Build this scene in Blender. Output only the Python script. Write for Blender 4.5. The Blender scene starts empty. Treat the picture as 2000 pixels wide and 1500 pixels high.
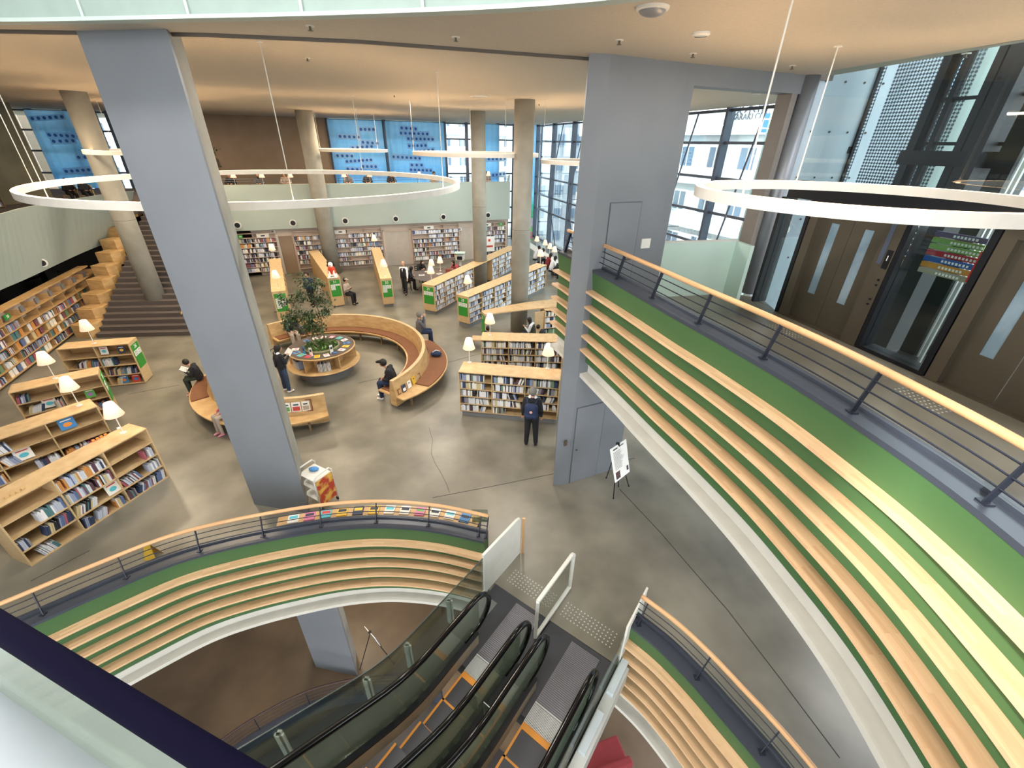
import bpy, bmesh, math, random
from mathutils import Vector, Matrix
from mathutils.geometry import tessellate_polygon
random.seed(7)
S = bpy.context.scene
C = S.collection
# ------------------------------------------------------------------ camera
VX, VY, FPX, CH = 970.0, 2240.0, 837.0, 7.0
_dx, _dy = VX-1000, VY-750
_L = math.hypot(_dx, _dy)
PITCH = math.pi/2 - math.atan(_L/FPX)
_c, _s = _dy/_L, _dx/_L
FW = Vector((0, math.cos(PITCH), -math.sin(PITCH)))
_up0 = Vector((0, math.sin(PITCH), math.cos(PITCH)))
_rt0 = Vector((1, 0, 0))
RR = _c*_rt0 - _s*_up0
DD = -_s*_rt0 - _c*_up0
cam = bpy.data.objects.new('camera', bpy.data.cameras.new('camera'))
C.objects.link(cam)
cam.data.sensor_width = 36.0
cam.data.lens = FPX/2000*36.0
cam.data.clip_start = 0.05
cam.data.clip_end = 600
m = Matrix(((RR.x, -DD.x, -FW.x, 0), (RR.y, -DD.y, -FW.y, 0), (RR.z, -DD.z, -FW.z, CH), (0, 0, 0, 1)))
cam.matrix_world = m
S.camera = cam
S.view_settings.view_transform = 'Standard'
S.view_settings.look = 'None'
S.view_settings.gamma = 1
S.view_settings.use_curve_mapping = False
S.view_settings.exposure = 0.1
# ------------------------------------------------------------------ sky, sun, large lights
w = bpy.data.worlds.new('sky'); S.world = w; w.use_nodes = True
nt = w.node_tree
bg = nt.nodes['Background']
tc = nt.nodes.new('ShaderNodeTexCoord'); sp = nt.nodes.new('ShaderNodeSeparateXYZ')
rp = nt.nodes.new('ShaderNodeValToRGB')
nt.links.new(tc.outputs['Generated'], sp.inputs[0]); nt.links.new(sp.outputs['Z'], rp.inputs[0])
rp.color_ramp.elements[0].position = 0.0; rp.color_ramp.elements[0].color = (0.95, 0.98, 1.0, 1)
rp.color_ramp.elements[1].position = 0.6; rp.color_ramp.elements[1].color = (0.9, 0.95, 1.0, 1)
nt.links.new(rp.outputs[0], bg.inputs[0]); bg.inputs[1].default_value = 5.5
sd = bpy.data.lights.new('sun', 'SUN'); sd.energy = 9; sd.angle = math.radians(2.0); sd.color = (1, 0.97, 0.9)
sun = bpy.data.objects.new('sun', sd); C.objects.link(sun)
sdir = Vector((-0.75, -1.0, 0.75)).normalized()
sun.rotation_euler = sdir.to_track_quat('Z', 'Y').to_euler(); sun.location = (-30, -30, 30)
def area(name, loc, size, power, col, rot=(0, 0, 0), sy=None, shape='SQUARE'):
    d = bpy.data.lights.new(name, 'AREA'); d.energy = power; d.color = col; d.size = size; d.shape = shape
    if sy: d.shape = 'RECTANGLE'; d.size_y = sy
    o = bpy.data.objects.new(name, d); o.location = loc; o.rotation_euler = rot; C.objects.link(o); return o
WARM = (1.0, 0.80, 0.56); NEUT = (1.0, 0.93, 0.84); COOL = (0.80, 0.9, 1.0)
# area fill lights added under the ceiling of the reading floor and lobby
for x, y, p in ((-10, 11, 330), (-4, 11, 300), (-15, 14, 300), (-10, 19, 330), (-4, 19, 330), (-15, 22, 300), (-9, 27, 300), (-3, 26, 260), (1.5, 21, 200), (0, 13, 200)):
    area('ceiling_fill_light', (x, y, 8.22), 0.9, p, NEUT if x > -6 else WARM)
area('ceiling_fill_light', (3.2, 6.0, 8.05), 0.5, 60, NEUT)
for x, y, p in ((-10, 38-6, 200), (-20, 27, 220), (-3, 34, 120)):  # added area fill for the mezzanine, without fittings
    area('mezzanine_fill_light', (x, y, 8.2), 0.8, p, WARM)
for x, y, p in ((-3.4, 5, 90), (-6, 8, 120), (-1, 1, 60), (3, 3, 40)):  # area fill added to brighten the lower floor
    area('lower_floor_light', (x, y+1.5, -1.4), 0.8, p, WARM)

for x, y, p in ((-1, 2.0, 420), (-4.5, 2.5, 380), (1.8, 0.0, 320)):  # unseen fill added high over the void to brighten landing and parapets
    area('void_fill_light', (x, y, 12.2), 1.6, p, (1, .96, .9))
# ------------------------------------------------------------------ point helpers
def ray(u, v): return FW + RR*((u-1000)/FPX) + DD*((v-750)/FPX)
def P(u, v, z=0.0):
    d = ray(u, v); t = (z-CH)/d.z
    return Vector((d.x*t, d.y*t, z))
def PL(u, v, a, b):          # meet the vertical plane through plan points a, b
    d = ray(u, v); n = Vector((-(b[1]-a[1]), b[0]-a[0]))
    t = (a[0]*n.x+a[1]*n.y)/(d.x*n.x+d.y*n.y)
    return Vector((d.x*t, d.y*t, CH+d.z*t))
# ------------------------------------------------------------------ materials
def lin(h):
    h = h.lstrip('#'); r = []
    for i in (0, 2, 4):
        c = int(h[i:i+2], 16)/255
        r.append(c/12.92 if c <= 0.04045 else ((c+0.055)/1.055)**2.4)
    return (r[0], r[1], r[2], 1)
MATS = {}
def mat(name, col, rough=0.55, metal=0.0, col2=None, scale=4.0, stretch=(1, 1, 1), emis=None, est=0.0, bump=0.0, spec=0.5, detail=4, lo=0.35, hi=0.65):
    if name in MATS: return MATS[name]
    m = bpy.data.materials.new(name); m.use_nodes = True; n = m.node_tree.nodes; l = m.node_tree.links
    b = n['Principled BSDF']; c1 = lin(col)
    b.inputs['Base Color'].default_value = c1; b.inputs['Roughness'].default_value = rough; b.inputs['Metallic'].default_value = metal
    b.inputs['Specular IOR Level'].default_value = spec
    tcn = n.new('ShaderNodeTexCoord'); mp = n.new('ShaderNodeMapping'); mp.inputs['Scale'].default_value = stretch
    ns = n.new('ShaderNodeTexNoise'); ns.inputs['Scale'].default_value = scale; ns.inputs['Detail'].default_value = detail
    l.new(tcn.outputs['Object'], mp.inputs[0]); l.new(mp.outputs[0], ns.inputs['Vector'])
    c2 = lin(col2) if col2 else tuple(x*0.93 for x in c1[:3])+(1,)
    cr = n.new('ShaderNodeValToRGB'); cr.color_ramp.elements[0].position = lo; cr.color_ramp.elements[1].position = hi
    cr.color_ramp.elements[0].color = c1; cr.color_ramp.elements[1].color = c2
    l.new(ns.outputs[0], cr.inputs[0]); l.new(cr.outputs[0], b.inputs['Base Color'])
    if bump:
        bp = n.new('ShaderNodeBump'); bp.inputs['Strength'].default_value = bump; bp.inputs['Distance'].default_value = 0.02
        l.new(ns.outputs[0], bp.inputs['Height']); l.new(bp.outputs[0], b.inputs['Normal'])
    if emis:
        b.inputs['Emission Color'].default_value = lin(emis); b.inputs['Emission Strength'].default_value = est
    MATS[name] = m; return m
def lamella(name, a, b_, c_, sx=1.6, sy=22.0, rough=0.45):   # glued wood strips running along the board (uses UV)
    if name in MATS: return MATS[name]
    m = bpy.data.materials.new(name); m.use_nodes = True; n = m.node_tree.nodes; l = m.node_tree.links
    b = n['Principled BSDF']; b.inputs['Roughness'].default_value = rough
    tcn = n.new('ShaderNodeTexCoord'); mp = n.new('ShaderNodeMapping')
    mp.inputs['Scale'].default_value = (sx, sy, 1)
    br = n.new('ShaderNodeTexBrick'); br.inputs['Scale'].default_value = 1.0; br.inputs['Mortar Size'].default_value = 0.0
    br.inputs['Color1'].default_value = lin(a); br.inputs['Color2'].default_value = lin(b_)
    br.inputs['Brick Width'].default_value = 0.9; br.inputs['Row Height'].default_value = 1.0; br.inputs['Bias'].default_value = 0.0
    ns = n.new('ShaderNodeTexNoise'); ns.inputs['Scale'].default_value = 3.0
    mp2 = n.new('ShaderNodeMapping'); mp2.inputs['Scale'].default_value = (1.2, 30, 1)
    mx = n.new('ShaderNodeMixRGB'); mx.inputs[2].default_value = lin(c_)
    l.new(tcn.outputs['UV'], mp.inputs[0]); l.new(mp.outputs[0], br.inputs['Vector']); l.new(tcn.outputs['UV'], mp2.inputs[0]); l.new(mp2.outputs[0], ns.inputs['Vector'])
    mu = n.new('ShaderNodeMath'); mu.operation = 'MULTIPLY'; mu.inputs[1].default_value = 0.5
    l.new(ns.outputs[0], mu.inputs[0]); l.new(mu.outputs[0], mx.inputs[0]); l.new(br.outputs[0], mx.inputs[1]); l.new(mx.outputs[0], b.inputs['Base Color'])
    MATS[name] = m; return m
def glass(name, tint='#e8f4f0', refl=0.10, rough=0.02):
    if name in MATS: return MATS[name]
    m = bpy.data.materials.new(name); m.use_nodes = True; n = m.node_tree.nodes; l = m.node_tree.links
    n.remove(n['Principled BSDF']); out = n['Material Output']
    t = n.new('ShaderNodeBsdfTransparent'); t.inputs[0].default_value = lin(tint)
    g = n.new('ShaderNodeBsdfGlossy'); g.inputs['Roughness'].default_value = rough
    lw = n.new('ShaderNodeLayerWeight'); lw.inputs[0].default_value = 0.25
    mr = n.new('ShaderNodeMath'); mr.operation = 'MULTIPLY_ADD'; mr.inputs[1].default_value = 0.5; mr.inputs[2].default_value = refl*0.4
    mx = n.new('ShaderNodeMixShader')
    l.new(lw.outputs['Fresnel'], mr.inputs[0]); l.new(mr.outputs[0], mx.inputs[0]); l.new(t.outputs[0], mx.inputs[1]); l.new(g.outputs[0], mx.inputs[2]); l.new(mx.outputs[0], out.inputs[0])
    MATS[name] = m; return m

M_floor = mat('polished_concrete', '#8a8578', 0.32, col2='#625f55', scale=0.8, bump=0.02, detail=9, lo=0.3, hi=0.7)
M_floorlow = mat('lower_concrete', '#6f5f4e', 0.4, col2='#574b3e', scale=0.7, detail=7)
M_joint = mat('floor_joint_dark', '#3b3a36', 0.8)
M_ceil = mat('ceiling_plaster', '#b9b2a6', 0.9, col2='#b3ac9f', scale=30, bump=0.05)
M_trimdark = mat('trim_dark', '#5c544d', 0.7)
M_pillar = mat('pillar_panel', '#73777d', 0.55, col2='#6f7379', scale=1.2)
M_conc = mat('cast_concrete', '#9a978d', 0.75, col2='#8b887e', scale=1.6, bump=0.05, detail=7)
M_mint = mat('mint_panel', '#a4b0a9', 0.6, col2='#a0aca5', scale=0.8)
M_mintw = mat('mint_wall', '#c4dcd2', 0.55, col2='#bed6cc', scale=0.8)
M_pink = mat('pink_grey_wall', '#c0b1a5', 0.7, col2='#b9aa9e', scale=1.0)
M_brown = mat('brown_wall', '#8f7b69', 0.8, col2='#88745f', scale=1.5)
M_white = mat('white_paint', '#d6d5ce', 0.6)
M_soffit = mat('soffit_white', '#c6c3ba', 0.65)
M_green = mat('green_paint', '#3f6238', 0.6, col2='#3c5f36', scale=1.5)
M_ledge = mat('ledge_dark', '#3a3f4a', 0.35, col2='#363b45', scale=2)
M_steel = mat('rail_steel', '#262a36', 0.4, 0.3)
M_black = mat('black_steel', '#15161c', 0.45, 0.2)
M_wood = mat('plywood_birch', '#c9ad83', 0.5, col2='#bb9d72', scale=6, stretch=(1, 1, 8), detail=6)
M_woodd = mat('plywood_inner', '#bd9b6c', 0.55, col2='#b18e5f', scale=6, stretch=(1, 1, 8), detail=6)
M_woodo = mat('bench_maple', '#c9a877', 0.45, col2='#b6915f', scale=3, stretch=(1, 1, 3), detail=8)
M_woodhr = lamella('handrail_wood', '#cfa173', '#b88a5c', '#dcb488', 1.2, 8)
M_board = lamella('shelf_lamella', '#d8b088', '#bd9168', '#e6caa6', 2.2, 26)
M_cush = mat('brown_cushion', '#7c5236', 0.85, col2='#744b31', scale=20)
M_plinth = mat('plinth_grey', '#77787a', 0.6)
M_sgreen = mat('sign_green', '#2f8a2e', 0.5)
M_paper = mat('paper_white', '#eeeeea', 0.7)
M_ink = mat('print_ink', '#3a3c48', 0.7)
M_glassw = glass('window_glass', '#eef6f6', 0.1)
M_glassr = glass('rail_glass', '#e6eeea', 0.16)
M_mull = mat('mullion_grey', '#565e6e', 0.45, 0.2)
M_curtain = None
M_carpet = mat('stair_carpet', '#5d5553', 0.95, col2='#544c4a', scale=60)
M_grey = mat('mid_grey_metal', '#8a8d92', 0.4, 0.4)
M_alum = mat('aluminium_light', '#c3c6c4', 0.4, 0.3)
M_bronze = mat('elevator_bronze', '#5e5548', 0.45, 0.35, col2='#585043', scale=2)
M_jamb = mat('jamb_brown_grey', '#7d7670', 0.5, 0.2)
M_shade = mat('lamp_shade_paper', '#f6dcc8', 0.8, emis='#ffcfa8', est=0.75)
M_bulb = mat('lamp_bulb', '#fff0d8', 0.5, emis='#ffdca0', est=6)
M_led = mat('led_strip', '#fff0d8', 0.5, emis='#ffd3a0', est=30)
M_ring = mat('ring_body_white', '#dcd6cc', 0.5)
M_skin = mat('skin', '#c4957a', 0.6, col2='#bb8b70', scale=8)
M_blackfab = mat('black_fabric', '#16161a', 0.85, col2='#1d1d22', scale=30)
M_hair = mat('black_hair', '#17120f', 0.6)
M_greyhair = mat('grey_hair', '#6f6c68', 0.7)
M_jean = mat('blue_denim', '#33455f', 0.85, col2='#2b3b53', scale=30)
M_wfab = mat('white_fabric', '#dfe2ea', 0.8)
M_gfab = mat('grey_fabric', '#5c5c60', 0.85, col2='#515156', scale=40)
M_navy = mat('navy_fabric', '#1e2c4c', 0.85)
M_redf = mat('red_fabric', '#7e2a30', 0.85)
M_pinkf = mat('pink_fabric', '#b5545c', 0.85)
M_beige = mat('beige_fabric', '#a89a8c', 0.85)
M_olive = mat('olive_fabric', '#323a2c', 0.85)
M_shoew = mat('white_shoe', '#e6e6e4', 0.6)
M_leaf = mat('leaf_green', '#3f5a30', 0.5, col2='#2c4424', scale=9)
M_fern = mat('fern_green', '#6f9c3a', 0.55, col2='#3d6426', scale=7)
M_bark = mat('bark', '#8a7258', 0.85, col2='#6f5a44', scale=20)
M_orange = mat('step_orange', '#d98f2e', 0.5)
M_comb = mat('comb_plate', '#85858c', 0.4, 0.5)
M_tread = mat('tread_dark', '#47474b', 0.5, 0.4)
M_rubber = mat('handrail_rubber', '#08080a', 0.14, spec=.4)
M_rubnavy = mat('handrail_navy', '#07051c', 0.85, spec=.08)
M_skirt = mat('skirt_beige', '#c2b49c', 0.4, 0.3)
M_balus = glass('balustrade_glass', '#d6ded2', 0.35, .08)
_n = M_balus.node_tree.nodes; _l = M_balus.node_tree.links; _d = _n.new('ShaderNodeBsdfDiffuse'); _d.inputs[0].default_value = lin('#aab5a4'); _m = _n.new('ShaderNodeMixShader'); _m.inputs[0].default_value = .22  # grey-green diffuse layer stands in for bright reflections on the glass
_src = _n['Material Output'].inputs[0].links[0].from_socket; _l.new(_src, _m.inputs[1]); _l.new(_d.outputs[0], _m.inputs[2]); _l.new(_m.outputs[0], _n['Material Output'].inputs[0])
BOOKCOL = ['#e9e8ea', '#d9dade', '#c9cdd6', '#b8bfd0', '#8f9cb8', '#5f719b', '#33405e', '#24262e', '#7d4a56', '#a85a66', '#c9b98e', '#6f8a6a', '#4f7a80', '#c98a4a', '#8a8a90', '#efe9d8', '#5a3f4c']
BOOKNAME = ['white', 'pale grey', 'silver grey', 'pale blue', 'grey blue', 'blue', 'navy', 'black', 'maroon', 'pink', 'sand', 'sage green', 'teal', 'orange', 'grey', 'cream', 'plum']
BM = [mat('book_'+BOOKNAME[i].replace(' ', '_'), BOOKCOL[i], 0.6) for i in range(len(BOOKCOL))]
COVCOL = ['#c64036', '#e2b93a', '#5aa04a', '#3f7fb8', '#e6e2da', '#9a6fb0', '#e08a3a', '#58b4c4', '#2f3a5a', '#d77aa0']
CM = [mat('cover_%s' % n, c, 0.5) for n, c in zip(['red', 'yellow', 'green', 'blue', 'ivory', 'violet', 'orange', 'turquoise', 'indigo', 'rose'], COVCOL)]
CN = ['red', 'yellow', 'green', 'blue', 'ivory', 'violet', 'orange', 'turquoise', 'indigo', 'rose']

# ------------------------------------------------------------------ mesh builder
class MB:
    def __init__(s): s.v = []; s.f = []; s.mi = []; s.uv = []; s.cur = 0; s.hasuv = False
    def add(s, vs, fs, uvs=None):
        o = len(s.v); s.v += [tuple(a) for a in vs]
        for i, f in enumerate(fs):
            s.f.append([o+k for k in f]); s.mi.append(s.cur); s.uv.append(uvs[i] if uvs else None)
            if uvs: s.hasuv = True
        return s
    def m(s, i): s.cur = i; return s
    def box(s, c, d, rz=0.0, ax=None):
        x, y, z = d[0]/2, d[1]/2, d[2]/2
        vs = [Vector((sx*x, sy*y, sz*z)) for sz in (-1, 1) for sx, sy in ((-1, -1), (1, -1), (1, 1), (-1, 1))]
        if ax is not None: vs = [ax @ v for v in vs]
        elif rz:
            R = Matrix.Rotation(rz, 3, 'Z'); vs = [R @ v for v in vs]
        vs = [v+Vector(c) for v in vs]
        return s.add(vs, [(3, 2, 1, 0), (4, 5, 6, 7), (0, 1, 5, 4), (1, 2, 6, 5), (2, 3, 7, 6), (3, 0, 4, 7)])
    def seg(s, a, b, wd, h, up=Vector((0, 0, 1))):    # rectangular bar a to b, wd sideways, h along up
        a, b = Vector(a), Vector(b); t = (b-a); L = t.length; t.normalize()
        sd_ = t.cross(up)
        if sd_.length < 1e-4: sd_ = t.cross(Vector((1, 0, 0)))
        sd_.normalize(); u = sd_.cross(t).normalized()
        vs = [p+sd_*(sx*wd/2)+u*(sz*h/2) for p in (a, b) for sx, sz in ((-1, -1), (1, -1), (1, 1), (-1, 1))]
        return s.add(vs, [(3, 2, 1, 0), (4, 5, 6, 7), (0, 1, 5, 4), (1, 2, 6, 5), (2, 3, 7, 6), (3, 0, 4, 7)])
    def tube(s, pts, r, n=8, caps=True):
        pts = [Vector(p) for p in pts]; rs = r if isinstance(r, (list, tuple)) else [r]*len(pts)
        ring = []; prev = None
        for i, p in enumerate(pts):
            t = (pts[min(i+1, len(pts)-1)]-pts[max(i-1, 0)]).normalized()
            if prev is None:
                a = Vector((0, 0, 1)) if abs(t.z) < 0.9 else Vector((1, 0, 0)); prev = t.cross(a).normalized()
            x = (prev-t*prev.dot(t)).normalized(); y = t.cross(x); prev = x
            ring.append([p+(x*math.cos(2*math.pi*k/n)+y*math.sin(2*math.pi*k/n))*rs[i] for k in range(n)])
        vs = [q for rr in ring for q in rr]; fs = []; uvs = []; L = 0
        for i in range(len(pts)-1):
            L2 = L+(pts[i+1]-pts[i]).length
            for k in range(n):
                k2 = (k+1) % n
                fs.append((i*n+k, i*n+k2, (i+1)*n+k2, (i+1)*n+k)); uvs.append([(L, k/n*.3), (L, (k+1)/n*.3), (L2, (k+1)/n*.3), (L2, k/n*.3)])
            L = L2
        if caps:
            fs.append(tuple(range(n-1, -1, -1))); uvs.append([(0, 0)]*n)
            fs.append(tuple((len(pts)-1)*n+k for k in range(n))); uvs.append([(0, 0)]*n)
        return s.add(vs, fs, uvs)
    def cyl(s, c, r, z0, z1, n=24, r2=None): return s.tube([(c[0], c[1], z0), (c[0], c[1], z1)], [r, r if r2 is None else r2], n)
    def lathe(s, c, prof, n=32, closed=False):
        vs = [(c[0]+r*math.cos(2*math.pi*k/n), c[1]+r*math.sin(2*math.pi*k/n), c[2]+z) for r, z in prof for k in range(n)]
        fs = []; m_ = len(prof)
        for i in range(m_ if closed else m_-1):
            j = (i+1) % m_
            for k in range(n):
                k2 = (k+1) % n; fs.append((i*n+k, i*n+k2, j*n+k2, j*n+k))
        return s.add(vs, fs)
    def prism(s, poly, z0, z1):
        n = len(poly); vs = [(p[0], p[1], z0) for p in poly]+[(p[0], p[1], z1) for p in poly]
        tri = tessellate_polygon([[Vector((p[0], p[1], 0)) for p in poly]])
        fs = [tuple(t) for t in tri]+[tuple(n+k for k in t) for t in tri]
        return s.add(vs, fs+[(i, (i+1) % n, n+(i+1) % n, n+i) for i in range(n)])
    def prismh(s, outer, hole, z0, z1):
        tri = tessellate_polygon([[Vector((p[0], p[1], 0)) for p in outer], [Vector((p[0], p[1], 0)) for p in hole]])
        pts = list(outer)+list(hole); n = len(pts)
        vs = [(p[0], p[1], z0) for p in pts]+[(p[0], p[1], z1) for p in pts]
        fs = [tuple(t) for t in tri]+[tuple(n+k for k in t) for t in tri]
        a = len(outer); b = len(hole)
        fs += [(i, (i+1) % a, n+(i+1) % a, n+i) for i in range(a)]+[(a+i, a+(i+1) % b, n+a+(i+1) % b, n+a+i) for i in range(b)]
        return s.add(vs, fs)
    def sweep(s, cur, prof, closed=True):      # cur: plan curve; prof: [(offset to the left, z)]
        n = len(cur); k = len(prof); vs = []; nor = []
        for i in range(n):
            a = Vector(cur[max(i-1, 0)][:2]); b = Vector(cur[min(i+1, n-1)][:2]); t = (b-a).normalized(); nor.append(Vector((-t.y, t.x)))
        for i in range(n):
            for o, z in prof: vs.append((cur[i][0]+nor[i].x*o, cur[i][1]+nor[i].y*o, z))
        pl = [0]
        for j in range(k): q = prof[(j+1) % k]; pl.append(pl[-1]+math.hypot(q[0]-prof[j][0], q[1]-prof[j][1]))
        fs = []; uvs = []; L = 0
        for i in range(n-1):
            L2 = L+(Vector(cur[i+1][:2])-Vector(cur[i][:2])).length
            for j in range(k if closed else k-1):
                j2 = (j+1) % k
                fs.append((i*k+j, i*k+j2, (i+1)*k+j2, (i+1)*k+j)); uvs.append([(L, pl[j]), (L, pl[j+1]), (L2, pl[j+1]), (L2, pl[j])])
            L = L2
        if closed:
            fs.append(tuple(range(k))); uvs.append([(0, 0)]*k); fs.append(tuple((n-1)*k+j for j in range(k-1, -1, -1))); uvs.append([(0, 0)]*k)
        return s.add(vs, fs, uvs)
    def sph(s, c, r, n=12, m_=8, sc=(1, 1, 1)):
        vs = [(c[0], c[1], c[2]+r*sc[2])]
        for i in range(1, m_):
            a = math.pi*i/m_
            for k in range(n): vs.append((c[0]+r*sc[0]*math.sin(a)*math.cos(2*math.pi*k/n), c[1]+r*sc[1]*math.sin(a)*math.sin(2*math.pi*k/n), c[2]+r*sc[2]*math.cos(a)))
        vs.append((c[0], c[1], c[2]-r*sc[2])); fs = [(0, 1+k, 1+(k+1) % n) for k in range(n)]
        for i in range(m_-2):
            for k in range(n): fs.append((1+i*n+k, 1+(i+1)*n+k, 1+(i+1)*n+(k+1) % n, 1+i*n+(k+1) % n))
        L = len(vs)-1; fs += [(L, 1+(m_-2)*n+(k+1) % n, 1+(m_-2)*n+k) for k in range(n)]
        return s.add(vs, fs)
    def cap(s, a, b, ra, rb=None, n=10):      # capsule
        rb = ra if rb is None else rb
        a, b = Vector(a), Vector(b); t = (b-a); L = t.length
        t = t.normalized() if L > 1e-6 else Vector((0, 0, 1))
        pts = []; rs = []
        for i in range(0, 4):
            q = math.pi/2*(1-i/4); pts.append(a-t*ra*math.sin(q)); rs.append(max(ra*math.cos(q), ra*0.05))
        pts.append(a); rs.append(ra); pts.append(b); rs.append(rb)
        for i in range(1, 5):
            q = math.pi/2*(i/4); pts.append(b+t*rb*math.sin(q)); rs.append(max(rb*math.cos(q), rb*0.05))
        return s.tube(pts, rs, n)
    def build(s, name, mats, parent=None, smooth=False, bevel=0.0, remesh=0.0):
        me = bpy.data.meshes.new(name); me.from_pydata(s.v, [], s.f)
        mats = mats if isinstance(mats, (list, tuple)) else [mats]
        for m_ in mats: me.materials.append(m_)
        if len(mats) > 1: me.polygons.foreach_set('material_index', s.mi)
        if s.hasuv:
            ul = me.uv_layers.new(name='UVMap'); li = 0
            for fi, f in enumerate(s.f):
                u = s.uv[fi]
                for k in range(len(f)):
                    ul.data[li].uv = u[k] if u else (0, 0); li += 1
        bm = bmesh.new(); bm.from_mesh(me); bmesh.ops.recalc_face_normals(bm, faces=bm.faces[:]); bm.to_mesh(me); bm.free()
        if smooth: me.polygons.foreach_set('use_smooth', [True]*len(me.polygons))
        me.update(); o = bpy.data.objects.new(name, me); C.objects.link(o)
        if parent: o.parent = parent
        if bevel:
            b = o.modifiers.new('bevel', 'BEVEL'); b.width = bevel; b.segments = 2; b.limit_method = 'ANGLE'
        if remesh:
            r = o.modifiers.new('remesh', 'REMESH'); r.mode = 'VOXEL'; r.voxel_size = remesh; r.use_smooth_shade = True
            q = o.modifiers.new('smooth', 'SMOOTH'); q.iterations = 3; q.factor = 0.5
        return o
def thing(name, label, cat, loc=(0, 0, 0), rz=0.0, group=None):
    o = bpy.data.objects.new(name, None); C.objects.link(o); o.location = loc; o.rotation_euler = (0, 0, rz); o.empty_display_size = 0.1
    tag(o, label, cat, group); return o
def tag(o, label, cat, group=None, kind=None):
    o['label'] = label; o['category'] = cat
    if group: o['group'] = group
    if kind: o['kind'] = kind
    return o
def struct(o): o['kind'] = 'structure'; return o
def dup(o, parent=None):
    c = o.copy(); C.objects.link(c)
    if parent: c.parent = parent
    for ch in list(o.children): dup(ch, c)
    return c
def text(name, body, size, mt, parent=None, loc=(0, 0, 0), mtx=None, ext=0.002, align='CENTER'):
    cu = bpy.data.curves.new(name, 'FONT'); cu.body = body; cu.size = size; cu.extrude = ext; cu.align_x = align; cu.align_y = 'CENTER'; cu.materials.append(mt)
    o = bpy.data.objects.new(name, cu); C.objects.link(o)
    dg = bpy.context.evaluated_depsgraph_get(); me = bpy.data.meshes.new_from_object(o.evaluated_get(dg))
    bpy.data.objects.remove(o); o = bpy.data.objects.new(name, me); C.objects.link(o)
    if not me.materials: me.materials.append(mt)
    if mtx is not None: o.matrix_local = mtx
    else: o.location = loc
    if parent: o.parent = parent; o.matrix_parent_inverse = Matrix()
    return o
def frame(o, x, n):      # matrix: text x axis along x, facing normal n
    x = Vector(x).normalized(); n = Vector(n).normalized(); y = n.cross(x).normalized()
    return Matrix(((x.x, y.x, n.x, o[0]), (x.y, y.y, n.y, o[1]), (x.z, y.z, n.z, o[2]), (0, 0, 0, 1)))
def spline(pts, n):      # Catmull-Rom, resampled evenly
    p = [Vector(a[:2]) for a in pts]; p = [p[0]*2-p[1]]+p+[p[-1]*2-p[-2]]; out = []
    for i in range(1, len(p)-2):
        for k in range(12):
            t = k/12; a, b, c, d = p[i-1], p[i], p[i+1], p[i+2]
            out.append(0.5*((2*b)+(c-a)*t+(2*a-5*b+4*c-d)*t*t+(3*b-a-3*c+d)*t**3))
    out.append(p[-2]); Ls = [0]
    for i in range(1, len(out)): Ls.append(Ls[-1]+(out[i]-out[i-1]).length)
    res = []; j = 0
    for k in range(n+1):
        t = Ls[-1]*k/n
        while j < len(Ls)-2 and Ls[j+1] < t: j += 1
        f = (t-Ls[j])/max(Ls[j+1]-Ls[j], 1e-9); res.append(out[j].lerp(out[j+1], min(max(f, 0), 1)))
    return res
def offs(cur, o):
    r = []
    for i in range(len(cur)):
        a = cur[max(i-1, 0)]; b = cur[min(i+1, len(cur)-1)]; t = (b-a).normalized(); r.append(cur[i]+Vector((-t.y, t.x))*o)
    return r

# ================================================================== STRUCTURE
ED = Vector((-0.582, -0.813)); EN = Vector((0.813, -0.582))     # escalator axes in plan
def ES(s, t, z): q = EN*s+ED*t; return Vector((q.x, q.y, z))
def V2(p): return Vector((p[0], p[1]))
curA = spline([(-8.4, 1.2), (-7.9, 2.4), (-7.3, 3.25), (-6.84, 3.68), (-6.3, 4.15), (-5.62, 4.68), (-4.9, 5.02), (-4.04, 5.3), (-3.2, 5.5), (-2.32, 5.58), (-1.35, 5.5), (-0.44, 5.28)], 72)
curB = spline([(1.80, 3.83), (2.17, 3.46), (2.45, 3.08), (2.68, 2.7), (3.0, 2.14), (3.25, 1.5), (3.4, 0.7), (3.45, -0.3)], 40)
curD = spline([(0.91, 9.21), (1.10, 8.72), (1.31, 8.03), (1.60, 7.15), (1.86, 6.34), (2.16, 5.36), (2.45, 4.48), (2.70, 3.6), (2.85, 2.82), (2.93, 2.2), (2.93, 1.6), (2.87, 0.9), (2.72, 0.1), (2.4, -0.9)], 80)
void = [tuple(p) for p in offs(curA, 0.2)]+[tuple(ES(-3.2, -3.95, 0)[:2]), tuple(ES(-0.72, -3.97, 0)[:2])]+[tuple(p) for p in offs(curB, 0.2)]+[(3.5, -8), (-9.0, -8)]
# reading floor (z 0) with the opening, lower floor (z -6.5)
b = MB().prismh([(-34, -10), (6.4, -10), (6.4, 5.0), (5.5, 9.9), (9.9, 12), (1.2, 43), (-40, 43), (-40, 4)], void, -1.0, 0.0)
struct(b.build('floor', M_floor))
struct(MB().box((-10, 8, -6.6), (60, 50, 0.2)).build('floor', M_floorlow))
# lobby floor (z 4.2)
eA, eB = Vector((5.18, 8.05)), Vector((5.86, 5.37)); eD = (eB-eA).normalized(); eN = Vector((-eD.y, eD.x))
if eN.x < 0: eN = -eN
def EL(d, o=0.0): q = eA+eD*d+eN*o; return (q.x, q.y)
E2END = (EL(5.4)[0], EL(5.4)[1])
lob = [tuple(p) for p in offs(curD, 0.22)]+[(8, -1.5), (8, 2.0), E2END, EL(0), (5.3, 8.95), (4.65, 9.35), (3.0, 9.0), (1.6, 9.9)]
struct(MB().prism(lob, 2.95, 4.2).build('floor', M_floor))
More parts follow.
